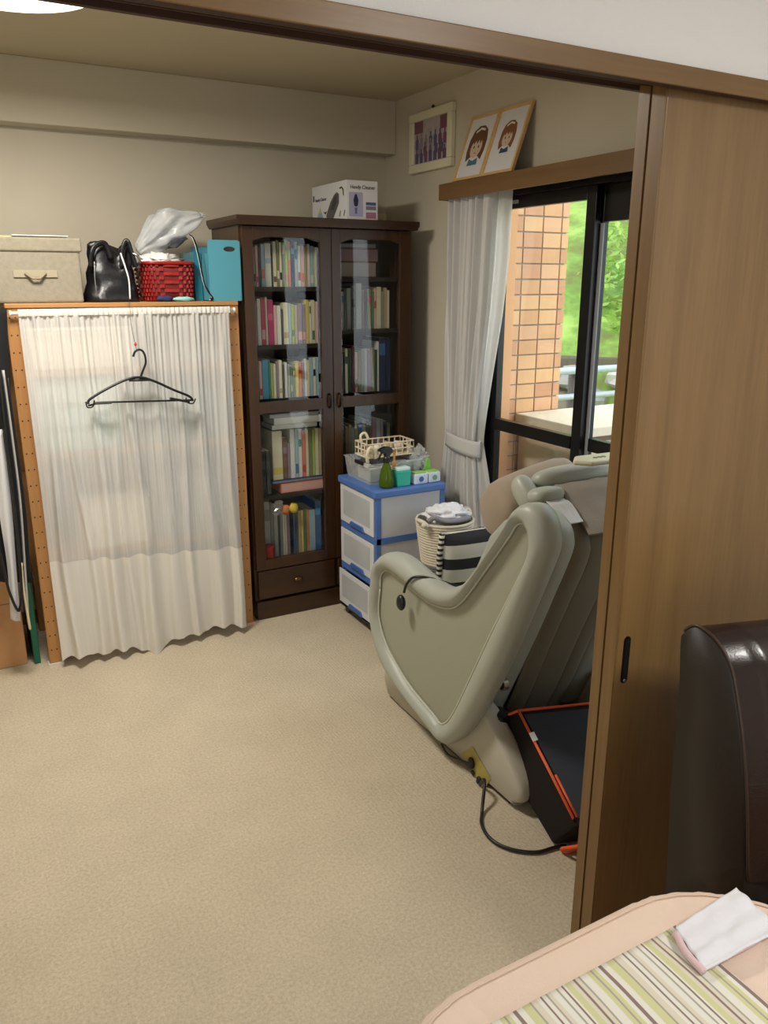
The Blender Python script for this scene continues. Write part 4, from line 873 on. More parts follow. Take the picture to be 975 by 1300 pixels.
# =====================================================================
# DRAWER CART AND ITS THINGS
# =====================================================================
M_bluep = mat('blue_plastic', (74, 110, 172), 0.4)
M_milk = mat('milky_plastic', (206, 208, 210), 0.35, trans=0.0)
M_milk2 = mat('frosted_side', (190, 192, 196), 0.45, var=0.06, vscale=5)
dc = thing('drawer_cart', 'three drawer white and blue plastic cart on casters by the bookcase', 'drawer cart', (1.67, 2.96, 0))
DX0, DX1, DY0, DY1 = 1.505, 1.842, 2.80, 3.14
BX(DX0-0.008, DX1+0.006, DY0-0.008, DY1+0.006, 0.630, 0.662).build('top_cover', M_bluep, dc, bevel=0.006)
for z in (0.062, 0.245, 0.440): pass
levels = [(0.454, 0.630), (0.258, 0.424), (0.060, 0.228)]
fm_ = MB()
for x, y in ((DX0+0.004, DY0), (DX1-0.018, DY0), (DX0+0.004, DY1-0.018), (DX1-0.018, DY1-0.018)): fm_.box(x, x+0.024, y, y+0.018, 0.06, 0.630)
fm_.box(DX0+0.003, DX1, DY0, DY1, 0.424, 0.454).box(DX0+0.003, DX1, DY0, DY1, 0.228, 0.258).box(DX0+0.003, DX1, DY0, DY1, 0.050, 0.066)
fm_.build('frame', M_bluep, dc, bevel=0.002)
BX(DX0-0.006, DX1, DY0+0.004, DY1, 0.040, 0.0495).build('dolly_base', M_black, dc, bevel=0.002)
for i, (z0, z1) in enumerate(levels):
    BX(DX0+0.026, DX1-0.018, DY0+0.003, DY0+0.006, z0, z1).build('side_panel', M_milk2, dc)
    BX(DX0+0.022, DX1-0.018, DY1-0.006, DY1-0.003, z0, z1).build('side_panel', M_milk2, dc)
    off = -0.012 if i == 2 else 0
    d = MB().box(DX0+off, DX0+0.006+off, DY0+0.020, DY1-0.006, z0+0.002, z1-0.003).box(DX0+0.006+off, DX1-0.02, DY0+0.022, DY0+0.024, z0+0.004, z1-0.012).box(DX0+0.006+off, DX1-0.02, DY1-0.022, DY1-0.020, z0+0.004, z1-0.012).box(DX0+0.006+off, DX1-0.02, DY0+0.024, DY1-0.022, z0+0.004, z0+0.006).build('drawer', M_milk, dc, bevel=0.003)
    MB().box(DX0-0.0015+off, DX0+0.0005+off, DY0+0.05, DY1-0.036, z0+0.035, z1-0.022).build('window_panel', mat('drawer_inset', (176, 180, 180), 0.4, var=0.08, vscale=9), d, bevel=0.001)
    MB().prism([(DY0+0.10, z0+0.001), (DY0+0.24, z0+0.001), (DY0+0.225, z0+0.022), (DY0+0.115, z0+0.022)], 'X', DX0-0.007+off, DX0+0.001+off).build('handle', mat('blue_handle', (64, 98, 160), 0.4), d, bevel=0.002)
for x, y in ((DX0+0.025, DY0+0.03), (DX1-0.03, DY0+0.03), (DX0+0.025, DY1-0.03), (DX1-0.03, DY1-0.03)):
    c_ = MB().tube([(x-0.010, y, 0.022), (x+0.010, y, 0.022)], 0.0215, 14).build('caster', M_black, dc, smooth=False)
    BX(x-0.013, x+0.013, y-0.008, y+0.016, 0.030, 0.050).build('fork', M_black, c_, bevel=0.003)
CT = 0.6625
M_clear = glass_mat('clear_plastic', (0.93, 0.95, 0.94), 0.06, 0.06, 0.16)
cb = thing('clear_tray', 'clear plastic tray with a black clip at the back of the cart top', 'tray', (1.62, 3.0, CT))
def tray(x0, x1, y0, y1, z0, z1, fl=0.010):
    m = MB(); rings = []
    for k in range(3):
        e = fl*(k/2)-fl; z = z0+(z1-z0)*k/2
        rings.append([(x0-e*-1 if 0 else x0-fl-e+0, y0-fl-e, z), (x1+fl+e, y0-fl-e, z), (x1+fl+e, y1+fl+e, z), (x0-fl-e, y1+fl+e, z)])
    m.loft(rings, caps=False); m.poly(rings[0][::-1]); return m
tray(1.535, 1.775, 2.905, 3.115, CT+0.001, 0.752).build('tray_shell', M_clear, cb, solid=0.002)
MB().tube([(1.522+0, 2.892, 0.753), (1.788, 2.892, 0.753), (1.788, 3.128, 0.753), (1.522, 3.128, 0.753), (1.522, 2.892, 0.753)], 0.003, 6).build('tray_rim', M_clear, cb)
MB().box(1.514, 1.523, 2.935, 3.01, 0.744, 0.760).build('black_clip', M_black, cb, bevel=0.002)
for i, (x0, x1, y0, y1, h_, c_, lab) in enumerate(((1.55, 1.60, 2.93, 3.05, 0.06, (196, 196, 190), 'pale packet standing at the left inside the clear tray'), (1.605, 1.69, 2.93, 3.02, 0.05, (214, 210, 200), 'white packet in the middle of the clear tray'), (1.695, 1.765, 2.94, 3.04, 0.068, (150, 154, 150), 'grey packet at the right inside the clear tray'))):
    o = thing('packet', lab, 'packet', ((x0+x1)/2, (y0+y1)/2, CT+0.004), 'packets in the clear tray')
    BX(x0, x1, y0, y1, CT+0.004, CT+0.004+h_).build('packet_body', mat('packet_%d' % i, c_, 0.6), o, bevel=0.004)
    BX(x0, x1, y0+0.01, y0+0.02, CT+0.004+h_, CT+0.010+h_).build('crimp', mat('packet_c%d' % i, tuple(int(q*0.9) for q in c_), 0.6), o)
# cream openwork basket resting on the tray rim
M_ivory = mat('ivory_plastic', (222, 208, 176), 0.45)
ib = thing('ivory_basket', 'ivory openwork plastic basket resting across the clear tray', 'basket', (1.67, 3.05, 0.757))
ibm = MB(); x0, x1, y0, y1, z0, z1 = 1.570, 1.800, 2.99, 3.11, 0.757, 0.822
for (a, b_) in (((x0, y0), (x1, y0)), ((x1, y0), (x1, y1)), ((x1, y1), (x0, y1)), ((x0, y1), (x0, y0))):
    for z in (z0+0.003, z1-0.004, (z0+z1)/2):
        ibm.tube([(a[0], a[1], z), (b_[0], b_[1], z)], 0.0035, 6)
    n_ = 9 if abs(a[0]-b_[0]) > 0.1 else 5
    for k in range(n_):
        t = k/(n_-1); px, py = a[0]+(b_[0]-a[0])*t, a[1]+(b_[1]-a[1])*t; ibm.tube([(px, py, z0), (px, py, z1)], 0.003, 6)
o = ibm.build('lattice', M_ivory, ib)
BX(x0, x1, y0, y1, z0, z0+0.003).build('base', M_ivory, ib)
MB().tube(spl([(x0, 3.05, z1), (x0-0.004, 3.05, z1+0.028), (x0+0.018, 3.05, z1+0.038), (x0+0.03, 3.04, z1+0.01)], 6), 0.006, 8).build('handle', M_ivory, ib, smooth=True)
MB().tube(spl([(x0-0.006, 2.98, 0.742), (x0-0.012, 2.975, 0.78), (x0+0.004, 2.975, 0.81), (x0+0.028, 2.98, 0.79), (x0+0.034, 2.985, 0.757)], 6), 0.0075, 8).build('side_loop', M_ivory, ib, smooth=True)
for i, (x, y, r_, c_) in enumerate(((1.64, 3.04, 0.024, (226, 218, 200)), (1.70, 3.05, 0.026, (190, 170, 130)), (1.755, 3.05, 0.024, (216, 206, 190)))):
    tag(MB().ball((x, y, 0.788), r_, 12, 8, (1.1, 0.9, 0.95), 0.4, 2, i).build('cloth_roll', mat('roll_%d' % i, c_, 0.9), smooth=True), '%s rolled cloth inside the ivory basket' % ('left off-white', 'middle tan', 'right cream')[i], 'cloth', 'cloth rolls in the ivory basket')
# spray bottle
sb = thing('spray_bottle', 'olive green glass spray bottle with black trigger on the cart', 'spray bottle', (1.578, 2.842, CT))
sx, sy = 1.580, 2.842
mgz, nt, b = base('olive_glass'); b.inputs['Base Color'].default_value = hexc((96, 124, 26)); b.inputs['Roughness'].default_value = 0.08; b.inputs['Transmission Weight'].default_value = 0.55; b.inputs['IOR'].default_value = 1.3
MB().lathe([(0.020, CT), (0.030, CT+0.003), (0.032, CT+0.012), (0.031, CT+0.035), (0.026, CT+0.065), (0.017, CT+0.092), (0.012, CT+0.105), (0.011, CT+0.112)], sx, sy, 24).build('bottle', mgz, sb, smooth=True)
MB().lathe([(0.014, CT+0.108), (0.0145, CT+0.128), (0.011, CT+0.134)], sx, sy, 20).build('collar', M_black, sb)
MB().prism([(sx-0.034, CT+0.168), (sx-0.034, CT+0.156), (sx-0.012, CT+0.148), (sx-0.008, CT+0.132), (sx+0.010, CT+0.132), (sx+0.022, CT+0.150), (sx+0.026, CT+0.160), (sx+0.018, CT+0.172), (sx-0.010, CT+0.176)], 'Y', sy-0.011, sy+0.011).build('spray_head', M_black, sb, bevel=0.003)
MB().tube([(sx-0.020, sy, CT+0.156), (sx-0.030, sy, CT+0.140), (sx-0.040, sy, CT+0.118)], [0.005, 0.0045, 0.003], 8).build('trigger', M_black, sb, smooth=True)
MB().tube([(sx-0.034, sy, CT+0.163), (sx-0.040, sy, CT+0.163)], 0.006, 10).build('nozzle', M_black, sb)
tb = thing('teal_tub', 'small turquoise tub with white lid beside the spray bottle', 'tub', (1.650, 2.845, CT))
MB().prism([(1.622, CT), (1.684, CT), (1.688, CT+0.068), (1.619, CT+0.068)], 'Y', 2.818, 2.868).build('tub', mat('turquoise', (40, 172, 150), 0.35, var=0.06), tb, bevel=0.004)
BX(1.622, 1.685, 2.821, 2.865, CT+0.068, CT+0.082).build('lid', mat('pale_lid', (206, 230, 224), 0.4), tb, bevel=0.003)
dr = thing('amber_dropper', 'small amber bottle tip between the spray bottle and turquoise tub', 'bottle', (1.632, 2.885, CT))
MB().lathe([(0.010, CT), (0.011, CT+0.06), (0.009, CT+0.085), (0.005, CT+0.10), (0.004, CT+0.115), (0.007, CT+0.128), (0.002, CT+0.133)], 1.642, 2.884, 14).build('vial', mat('amber', (190, 130, 60), 0.3), dr, smooth=True)
MB().lathe([(0.007, CT+0.133), (0.006, CT+0.14)], 1.642, 2.884, 12).build('cap', mat('amber_cap', (166, 110, 50), 0.4), dr)
wb = mat('wipes_blue', (70, 96, 160), 0.5); wl = mat('wipes_pack', (206, 216, 230), 0.45)
for i, (xa, xb, lab) in enumerate(((1.704, 1.772, 'white and blue wipes pack next to the turquoise tub'), (1.776, 1.836, 'second white and blue wipes pack at the cart corner'))):
    o = thing('wipes_pack', lab, 'wipes pack', ((xa+xb)/2, 2.84, CT), 'wipes packs on the cart')
    BX(xa, xb, 2.818, 2.866, CT, CT+0.045).build('pack', wl, o, bevel=0.005)
    xm = (xa+xb)/2
    MB().prism([(xm+0.012*math.cos(a*math.pi/8), CT+0.022+0.012*math.sin(a*math.pi/8)) for a in range(16)], 'Y', 2.8168, 2.8182).build('round_emblem', wb if i == 0 else mat('wipes_green', (120, 160, 110), 0.5), o)
    BX(xa+0.005, xb-0.005, 2.825, 2.860, CT+0.045, CT+0.050).build('flip_lid', mat('wipes_lid', (150, 196, 90) if i == 0 else (140, 190, 80), 0.5), o, bevel=0.002)
gc = thing('green_clip', 'bright green clip standing up behind the wipes packs', 'clip', (1.80, 2.885, CT))
MB().prism([(1.788, CT+0.05), (1.822, CT+0.05), (1.818, CT+0.085), (1.808, CT+0.10), (1.800, CT+0.085)], 'Y', 2.876, 2.884).build('clip_blade', mat('green_clip', (120, 190, 70), 0.4), gc, bevel=0.002)
BX(1.785, 1.825, 2.872, 2.888, CT, CT+0.05).build('clip_base', mat('green_clip_b', (100, 170, 60), 0.4), gc, bevel=0.002)
tag(MB().ball((1.825, 2.99, CT+0.075), 0.05, 22, 14, (0.75, 1.15, 1.0), 0.7, 3, 12).build('crumpled_bag', glass_mat('crinkle_film', (0.9, 0.9, 0.87), 0.1, 0.12, 0.35)), 'crumpled clear plastic bag at the right back of the cart', 'plastic bag')

# =====================================================================
# WINDOW CURTAIN
# =====================================================================
wcn = thing('window_curtain', 'grey white window curtain gathered with a tieback left of the glass', 'curtain', (1.98, 2.85, 0.02))
M_curt = cloth_see('curtain_cloth', (216, 214, 210), 1.0, 0.22)
M_curt2 = cloth_see('curtain_lining', (232, 230, 228), 0.88, 0.5)
def crv(tab, z):
    for (z0, a), (z1, b) in zip(tab, tab[1:]):
        if z1 <= z <= z0:
            t = (z0-z)/(z0-z1); t = t*t*(3-2*t) if False else t; return a+(b-a)*t
    return tab[-1][1] if z < tab[-1][0] else tab[0][1]
def curt(yl, yr, nf, amp, seed):
    def fn(u, v):
        z = 0.03+v*(1.862-0.03); a = crv(yl, z); b = crv(yr, z); y = a+(b-a)*u
        sq = 0.55+0.45*min(1, abs(z-0.85)/0.5)
        x = 1.982-amp*sq*(math.sin(u*2*math.pi*nf+seed+1.5*noise.noise(Vector((u*3, z*1.3, seed))))+0.35*math.sin(u*2*math.pi*nf*2.3+z*2))
        x -= 0.010*math.exp(-((z-0.60)/0.25)**2)
        return (x, y, z)
    return fn
YL = [(1.87, 3.004), (1.4, 3.004), (0.95, 2.998), (0.83, 2.99), (0.7, 3.00), (0.4, 3.03), (0.0, 3.04)]
YM = [(1.87, 2.73), (1.4, 2.76), (1.1, 2.80), (0.95, 2.815), (0.83, 2.82), (0.7, 2.80), (0.4, 2.76), (0.0, 2.75)]
YM2 = [(a, b-0.035) for a, b in YM]
YR = [(1.87, 2.632), (1.6, 2.640), (1.37, 2.672), (1.11, 2.722), (0.95, 2.748), (0.83, 2.760), (0.7, 2.71), (0.55, 2.66), (0.3, 2.64), (0.0, 2.64)]
MB().grid(curt(YL, YM2, 6, 0.021, 0.3), 150, 60).build('drape', M_curt, wcn, smooth=True)
MB().grid(lambda u, v: (lambda p: (p[0]+0.030, p[1], p[2]))(curt([(a, b+0.03) for a, b in YM], YR, 1.5, 0.010, 2.0)(u, v)), 50, 60).build('sheer_lining', M_curt2, wcn, smooth=True)
def tie(u, v):
    a = 2*math.pi*u; return (1.985+0.038*math.cos(a), 2.875+0.124*math.sin(a)*(1-0.0*v), 0.775+0.070*v+0.010*math.sin(a))
MB().grid(tie, 48, 4).build('tieback', M_curt, wcn, smooth=True, solid=0.003)

# =====================================================================
# MASSAGE CHAIR
# =====================================================================
ch = thing('massage_chair', 'grey green leather massage armchair seen from behind its left side', 'armchair', (1.58, 1.95, 0))
M_lea = mat('sage_leather', (160, 163, 150), 0.42, bump=0.15, bscale=500)
M_lea2 = mat('sage_leather_panel', (150, 150, 132), 0.5, bump=0.15, bscale=500)
M_back = mat('taupe_leather_back', (116, 109, 92), 0.5, bump=0.15, bscale=500)
M_base = mat('pale_grey_plastic', (178, 173, 156), 0.4)
M_pipe2 = mat('cream_piping', (186, 186, 166), 0.5)
OUT = [(2.361,0.472),(2.337,0.543),(2.256,0.603),(2.154,0.617),(2.042,0.599),(1.916,0.594),(1.818,0.633),(1.748,0.691),(1.664,0.795),(1.591,0.898),(1.554,0.945),(1.508,0.961),(1.470,0.942),(1.448,0.903),(1.444,0.855),(1.461,0.803),(1.500,0.702),(1.565,0.541),(1.638,0.387),(1.701,0.269),(1.762,0.169),(1.824,0.099),(1.882,0.066),(1.959,0.077),(2.136,0.118),(2.261,0.158),(2.338,0.234),(2.368,0.347)]
INN = [(2.314,0.449),(2.308,0.502),(2.262,0.535),(2.179,0.533),(2.065,0.520),(1.968,0.517),(1.865,0.542),(1.796,0.596),(1.696,0.720),(1.603,0.840),(1.570,0.886),(1.541,0.898),(1.521,0.883),(1.512,0.855),(1.516,0.822),(1.532,0.780),(1.582,0.685),(1.666,0.528),(1.743,0.376),(1.812,0.241),(1.850,0.175),(1.880,0.139),(1.912,0.122),(1.956,0.134),(2.110,0.167),(2.232,0.224),(2.296,0.283),(2.326,0.354)]
So = [Vector((p[0], p[1])) for p in OUT]; Si = [Vector((p[0], p[1])) for p in INN]
So = spl([p.to_3d() for p in So], 5, True); Si = spl([p.to_3d() for p in Si], 5, True)
def panel_rings(mir):
    prof = [(1.336, 0.45), (1.326, 0.28), (1.310, 0.12), (1.290, 0.03), (1.268, 0.0), (1.252, 0.07), (1.242, 0.20), (1.236, 0.40), (1.238, 0.62), (1.247, 0.82), (1.259, 0.94), (1.272, 1.0)]
    R_ = []
    for x, t in prof:
        xx = 3.16-x if mir else x
        ring = [(xx, a.x+(b.x-a.x)*t, a.y+(b.y-a.y)*t) for a, b in zip(So, Si)]
        R_.append(ring if mir else ring[::-1])
    return R_[::-1] if False else R_
for mir in (False, True):
    rgs = panel_rings(mir)
    rim = MB().loft(rgs, caps=False).build('padded_rim' if not mir else 'padded_rim', M_lea, ch, smooth=True)
    xx = 3.16-1.268 if mir else 1.268
    MB().poly([(xx, p.x, p.y) for p in (Si if mir else Si[::-1])]).build('side_panel', M_lea2, ch)
    xq = 3.16-1.262 if mir else 1.262
    MB().tube([(xq, p.x, p.y) for p in Si+[Si[0]]], 0.0032, 8).build('piping', M_pipe2, rim, smooth=True)
    MB().poly([(3.16-1.335 if mir else 1.335, a.x+(b.x-a.x)*0.45, a.y+(b.y-a.y)*0.45) for a, b in zip(So, Si)]).build('inner_side', M_lea, ch)
def strip(curve, xc, hw, h_, name, m, n_=10):
    cs = spl([(p[0], p[1], 0) for p in curve], 6); rings = []
    for i, p in enumerate(cs):
        t = (cs[min(i+1, len(cs)-1)]-cs[max(i-1, 0)]).normalized(); nrm = Vector((t.y, -t.x, 0))
        ring = []
        for k in range(n_+1):
            a = math.pi*k/n_; ring.append((xc-hw*math.cos(a), p.x+nrm.x*(-h_*(1-math.sin(a)**0.7)), p.y+nrm.y*(-h_*(1-math.sin(a)**0.7))))
        rings.append(ring)
    return MB().loft(rings, caps=False, closed=False).build(name, m, ch, smooth=True)
C1 = [(1.655,0.905),(1.604,0.895),(1.560,0.869),(1.540,0.825),(1.545,0.774),(1.599,0.642),(1.669,0.480),(1.734,0.339),(1.790,0.219),(1.842,0.099)]
C2 = [(1.743,0.895),(1.659,0.887),(1.597,0.857),(1.566,0.801),(1.567,0.745),(1.628,0.596),(1.695,0.435),(1.774,0.236),(1.827,0.118),(1.862,0.016)]
def flip(c): return c
s_a = strip(C1, 1.394, 0.064, 0.030, 'back_bolster', M_lea)
s_b = strip(C1, 3.16-1.394, 0.064, 0.030, 'back_bolster', M_lea)
s_c = strip(C2, 1.495, 0.040, 0.014, 'inner_bolster', M_back)
s_d = strip(C2, 3.16-1.495, 0.040, 0.014, 'inner_bolster', M_back)
s_e = strip(C2, 1.58, 0.062, 0.008, 'back_panel', M_back)
# body between the side panels
bod = [(1.64, 0.78), (1.72, 0.86), (1.80, 0.78), (1.98, 0.44), (2.34, 0.38), (2.40, 0.25), (1.98, 0.16), (1.82, 0.40)]
MB().prism(bod, 'X', 1.34, 1.82).build('seat_body', M_lea, ch, bevel=0.02, seg=3)
# base
bo = [(2.34, 0.012), (1.98, 0.012), (1.60, 0.014), (1.575, 0.020), (1.535, 0.050), (1.548, 0.098), (1.610, 0.155), (1.680, 0.21), (1.77, 0.255), (1.95, 0.28), (2.30, 0.20)]
bs = spl([(p[0], p[1], 0) for p in bo], 3, True)
cen = Vector((1.85, 0.14, 0))
def bring(x, k): return [(x, p.x+(cen.x-p.x)*k*0.35, max(0.012, p.y+(cen.y-p.y)*k*0.5)) for p in bs]
for q0, q1 in ((1.300, 1.362), (1.798, 1.86)):
    MB().loft([bring(q0, 0.12), bring(q0+0.004, 0.05), bring(q0+0.015, 0.0), bring(q1-0.015, 0.0), bring(q1-0.004, 0.05), bring(q1, 0.12)]).build('base_leg', M_base, ch, smooth=True)
BX(1.39, 1.77, 2.00, 2.28, 0.016, 0.20).build('base_block', M_base, ch, bevel=0.01)
MB().box(1.312, 1.85, 1.60, 2.32, 0.0, 0.016).build('base_skid', mat('skid_dark', (52, 46, 36), 0.6), ch, bevel=0.003)
# socket plate and plugs on the base
cp = MB().loft([[(1.2995,1.8365,0.0420), (1.2995,1.7781,0.0980), (1.2995,1.6793,0.0441), (1.2995,1.7120,-0.0211)], [(1.2980,1.8343,0.0437), (1.2980,1.7760,0.0996), (1.2980,1.6773,0.0457), (1.2980,1.7101,-0.0193)]]).build('socket_plate', mat('ochre_label', (172, 158, 80), 0.5), ch)
for (q, r_) in (((1.2920,1.7729,0.0439), 0.020), ((1.2920,1.7282,0.0055), 0.017)):
    MB().ball(q, r_, 12, 8, (0.45, 0.75, 1.0)).build('plug', M_black, cp, smooth=True)
MB().ball((1.2940,1.7655,0.0135), 0.010, 10, 6, (0.5, 1, 0.8)).build('switch', M_black, cp)
# hinge eyelet
e0 = (1.3250,1.6795,0.3551)
MB().tube([(1.338, e0[1], e0[2]), (1.322, e0[1], e0[2])], [0.020, 0.019], 20).build('hinge_ring', mat('chrome_ring', (200, 200, 198), 0.25, metal=0.9), ch, smooth=False)
MB().tube([(1.325, e0[1], e0[2]), (1.3208, e0[1], e0[2])], 0.0155, 16).build('hinge_hole', mat('hole_black', (6, 6, 6), 0.6), ch)
# remote holder clipped on the arm
ho = MB().ball((1.2320,2.1153,0.4745), 0.024, 14, 10, (0.6, 0.85, 1.15)).build('remote_holder', M_black, ch, smooth=True)
cb1 = spl([(1.2280,2.0885,0.5213), (1.2280,2.0738,0.5540), (1.2350,2.0415,0.5881), (1.2600,2.0102,0.5940), (1.3000,1.9795,0.5836), (1.3450,1.9341,0.5693), (1.3850,1.8999,0.5550), (1.43, 2.08, 0.45)], 6)
MB().tube(cb1, 0.0045, 8).build('cable', M_black, ho, smooth=True)
# headrest pads
def pad(name, c, sx_, sy_, sz_, m, rot=(0, 0, 0), seed=0, e=0.75):
    mb = MB(); R_ = Matrix.Rotation(rot[2], 4, 'Z') @ Matrix.Rotation(rot[1], 4, 'Y') @ Matrix.Rotation(rot[0], 4, 'X')
    rings = []
    for j in range(15):
        th = math.pi*(j+0.02)/(14.04); ring = []
        for i in range(26):
            ph = 2*math.pi*i/26; sg = lambda q: (1 if q >= 0 else -1)*abs(q)**e
            d = Vector((sx_*sg(math.sin(th)*math.cos(ph)), sy_*sg(math.sin(th)*math.sin(ph)), sz_*sg(math.cos(th))))
            ring.append(tuple(R_ @ d+Vector(c)))
        rings.append(ring[::-1])
    return mb.loft(rings).build(name, m, ch, smooth=True)
hc1 = (1.4300,1.7549,0.8951); 
pad('headrest_wing', (1.4300,1.7417,0.9100), 0.030, 0.034, 0.060, M_lea, (math.radians(-48), 0, 0))
pad('headrest_wing', (1.76,)+(1.4300,1.7393,0.9247)[1:], 0.030, 0.030, 0.062, M_lea, (math.radians(-38), 0, 0))
pad('headrest_roll', (1.4600,1.6909,0.9134), 0.055, 0.040, 0.026, M_lea, (math.radians(-12), 0, 0))
pad('headrest_pillow', (1.615, 1.755, 0.940), 0.150, 0.045, 0.036, M_lea, (math.radians(-20), 0, 0))

# grey towel draped over the backrest, satin cover, cream controller
def lift(c, dy, dz): return [(p[0]+dy, p[1]+dz) for p in c]
def drape(name, label, cat, prof, x0, x1, m, th=0.004, wob=0.004, nx=20, skew=0.0, group=None):
    cs = spl([(p[0], p[1], 0) for p in prof], 6); L_ = len(cs)-1
    def fn(u, v):
        k = v*L_; i = min(int(k), L_-1); p = cs[i].lerp(cs[i+1], k-i)
        return (x0+(x1-x0)*u+skew*v, p.x+wob*noise.noise(Vector((u*4, v*4, 1))), p.y+wob*noise.noise(Vector((u*5, v*3, 7))))
    return tag(MB().grid(fn, nx, 40).build(name, m, smooth=True, solid=th), label, cat, group)
CW = [(1.719,0.928),(1.673,0.906),(1.616,0.862),(1.564,0.821)]
drape('grey_towel', 'taupe grey towel draped over the top of the massage chair', 'towel', lift(CW, -0.016, 0.008), 1.500, 1.80, mat('taupe_towel', (146, 137, 124), 0.95, bump=0.6, bscale=300, sheen=0.1), 0.005)
S2 = [(1.664,0.905),(1.637,0.896),(1.609,0.878),(1.581,0.856)]
drape('satin_cover', 'shiny pale grey headrest cover strip below the towel', 'cover', lift(S2, -0.006, 0.004), 1.430, 1.50, mat('satin', (190, 188, 184), 0.3, sheen=0.3), 0.003, 0.001)
rc = thing('cream_controller', 'cream plastic controller lying on top of the headrest', 'remote control', (1.62, 1.68, 1.0))
MB().prism([(1.520, 1.655), (1.555, 1.615), (1.80, 1.60), (1.80, 1.69), (1.565, 1.70)], 'Z', 1.002, 1.016).build('shell', mat('cream_remote', (206, 202, 174), 0.4), rc, bevel=0.006)
for i in range(3): MB().tube([(1.600+i*0.016+0.006*math.cos(a*0.6), 1.652+0.006*math.sin(a*0.6), 1.0165) for a in range(11)], 0.0009, 5).build('print_mark', mat('remote_ink', (110, 110, 100), 0.6), rc)

# cushions
M_tp = mat('taupe_velvet', (148, 132, 112), 0.9, sheen=0.2, var=0.12, vscale=8)
bl = thing('bolster_cushion', 'taupe velvet bolster cushion leaning in the massage chair', 'cushion', (1.58, 1.88, 0.72))
bc = (1.4400,1.9203,0.8060)
pr = [(-0.002, 0.004), (0.0, 0.055), (0.012, 0.084), (0.035, 0.095), (0.15, 0.098), (0.28, 0.095), (0.305, 0.080), (0.312, 0.004)]
rings = []
for dx, r_ in pr:
    rings.append([(bc[0]+dx, bc[1]+r_*math.cos(2*math.pi*k/32)*0.95*(1+0.03*math.sin(k)), bc[2]+0.20*dx+r_*math.sin(2*math.pi*k/32)) for k in range(32)])
MB().loft(rings).build('cover', M_tp, bl, smooth=True, sub=1)
M_str = stripe_mat('black_white_stripe', 'Z', 0.092, [(0.0, (214, 208, 194)), (0.55, (40, 40, 44))], 0.9, 0.25)
M_str2 = stripe_mat('fine_stripe', 'Z', 0.020, [(0.0, (214, 208, 194)), (0.5, (36, 36, 40))], 0.9, 0.0)
sc_ = thing('striped_cushion', 'black and cream striped cushion standing in the chair seat', 'cushion', (1.585, 2.2, 0.395))
m_ = Matrix.Rotation(math.radians(-12), 4, 'X') 
MB().pillow(0.26, 0.26, 0.085, 16, 0.55, Matrix.Translation((1.585, 2.225, 0.528)) @ Matrix.Rotation(math.radians(-4), 4, 'Z') @ Matrix.Rotation(math.radians(6), 4, 'X')).build('cushion_cover', M_str, sc_, smooth=True)
mm = Matrix.Translation((1.585, 2.225, 0.528)) @ Matrix.Rotation(math.radians(-4), 4, 'Z') @ Matrix.Rotation(math.radians(6), 4, 'X')
MB().tube([mm @ Vector((-0.127-0.002*math.sin(k), 0, -0.12+0.24*k/12)) for k in range(13)], 0.011, 8).build('fine_striped_edge', M_str2, sc_, smooth=True)

# footstool and rope basket
fs = thing('footstool', 'cream low footstool in front of the massage chair', 'footstool', (1.76, 2.63, 0))
BX(1.60, 1.92, 2.48, 2.785, 0.22, 0.312).build('cushion', mat('cream_stool', (214, 204, 176), 0.7), fs, bevel=0.02, seg=3)
for x in (1.62, 1.87):
    for y in (2.50, 2.735): BX(x, x+0.03, y, y+0.03, 0, 0.222).build('leg', M_pine, fs)
tag(MB().ball((1.628, 2.745, 0.323), 0.022, 12, 8, (1.0, 0.8, 0.55), 0.5, 3, 2).build('tissue_ball', mat('tissue', (226, 226, 224), 0.9), smooth=True), 'small white crumpled tissue on the footstool', 'tissue')
M_rope = mat('cream_rope', (204, 196, 176), 0.9, var=0.06, vscale=40); M_rope2 = mat('grey_rope', (104, 106, 110), 0.9, var=0.3, vscale=60)
rbn = thing('rope_basket', 'tall coiled cream rope basket with grey bottom on the footstool', 'basket', (1.722, 2.62, 0.326))
bx_, by_ = 1.742, 2.635; BH = 0.245
def rad(t): return 0.085+0.032*t
prof_in = [(rad(0)-0.006, 0.317), (rad(1)-0.006, 0.313+BH)]
MB().lathe([(0.01, 0.315)]+prof_in, bx_, by_, 36, caps=False).build('liner', mat('rope_liner', (186, 178, 158), 0.9), rbn, smooth=True)
for j in range(21):
    t = j/20; z = 0.320+t*(BH-0.012); r_ = rad(t)
    MB().tube([(bx_+r_*math.cos(2*math.pi*k/36), by_+r_*math.sin(2*math.pi*k/36), z) for k in range(37)], 0.0068, 6).build('rope_coil', M_rope2 if j < 5 else M_rope, rbn, smooth=True)
hp = (1.6152,2.5600,0.5750)
for s_, q in ((0, (bx_-0.120, by_-0.03)), (1, (bx_+0.118, by_+0.03))):
    MB().tube(spl([(q[0], q[1]-0.035, 0.555), (q[0]-(0.012 if s_ == 0 else -0.012), q[1]-0.02, 0.570), (q[0]-(0.014 if s_ == 0 else -0.014), q[1]+0.02, 0.570), (q[0], q[1]+0.035, 0.555)], 5), 0.008, 8).build('handle', M_rope, rbn, smooth=True)
MB().ball((bx_-0.135, by_-0.055, 0.560), 0.012, 10, 7).build('rope_knot', M_rope, rbn, smooth=True)
def rag(c, sx_, sy_, sz_, seed, nz=0.5):
    return MB().ball(c, 1.0, 40, 26, (sx_, sy_, sz_), nz, 3.2, seed)
tag(rag((bx_+0.01, by_, 0.574), 0.085, 0.075, 0.036, 3).build('white_towel', mat('white_terry', (224, 224, 226), 0.95, bump=0.8, bscale=250), smooth=True), 'white fluffy towel heaped on top of the rope basket', 'towel')
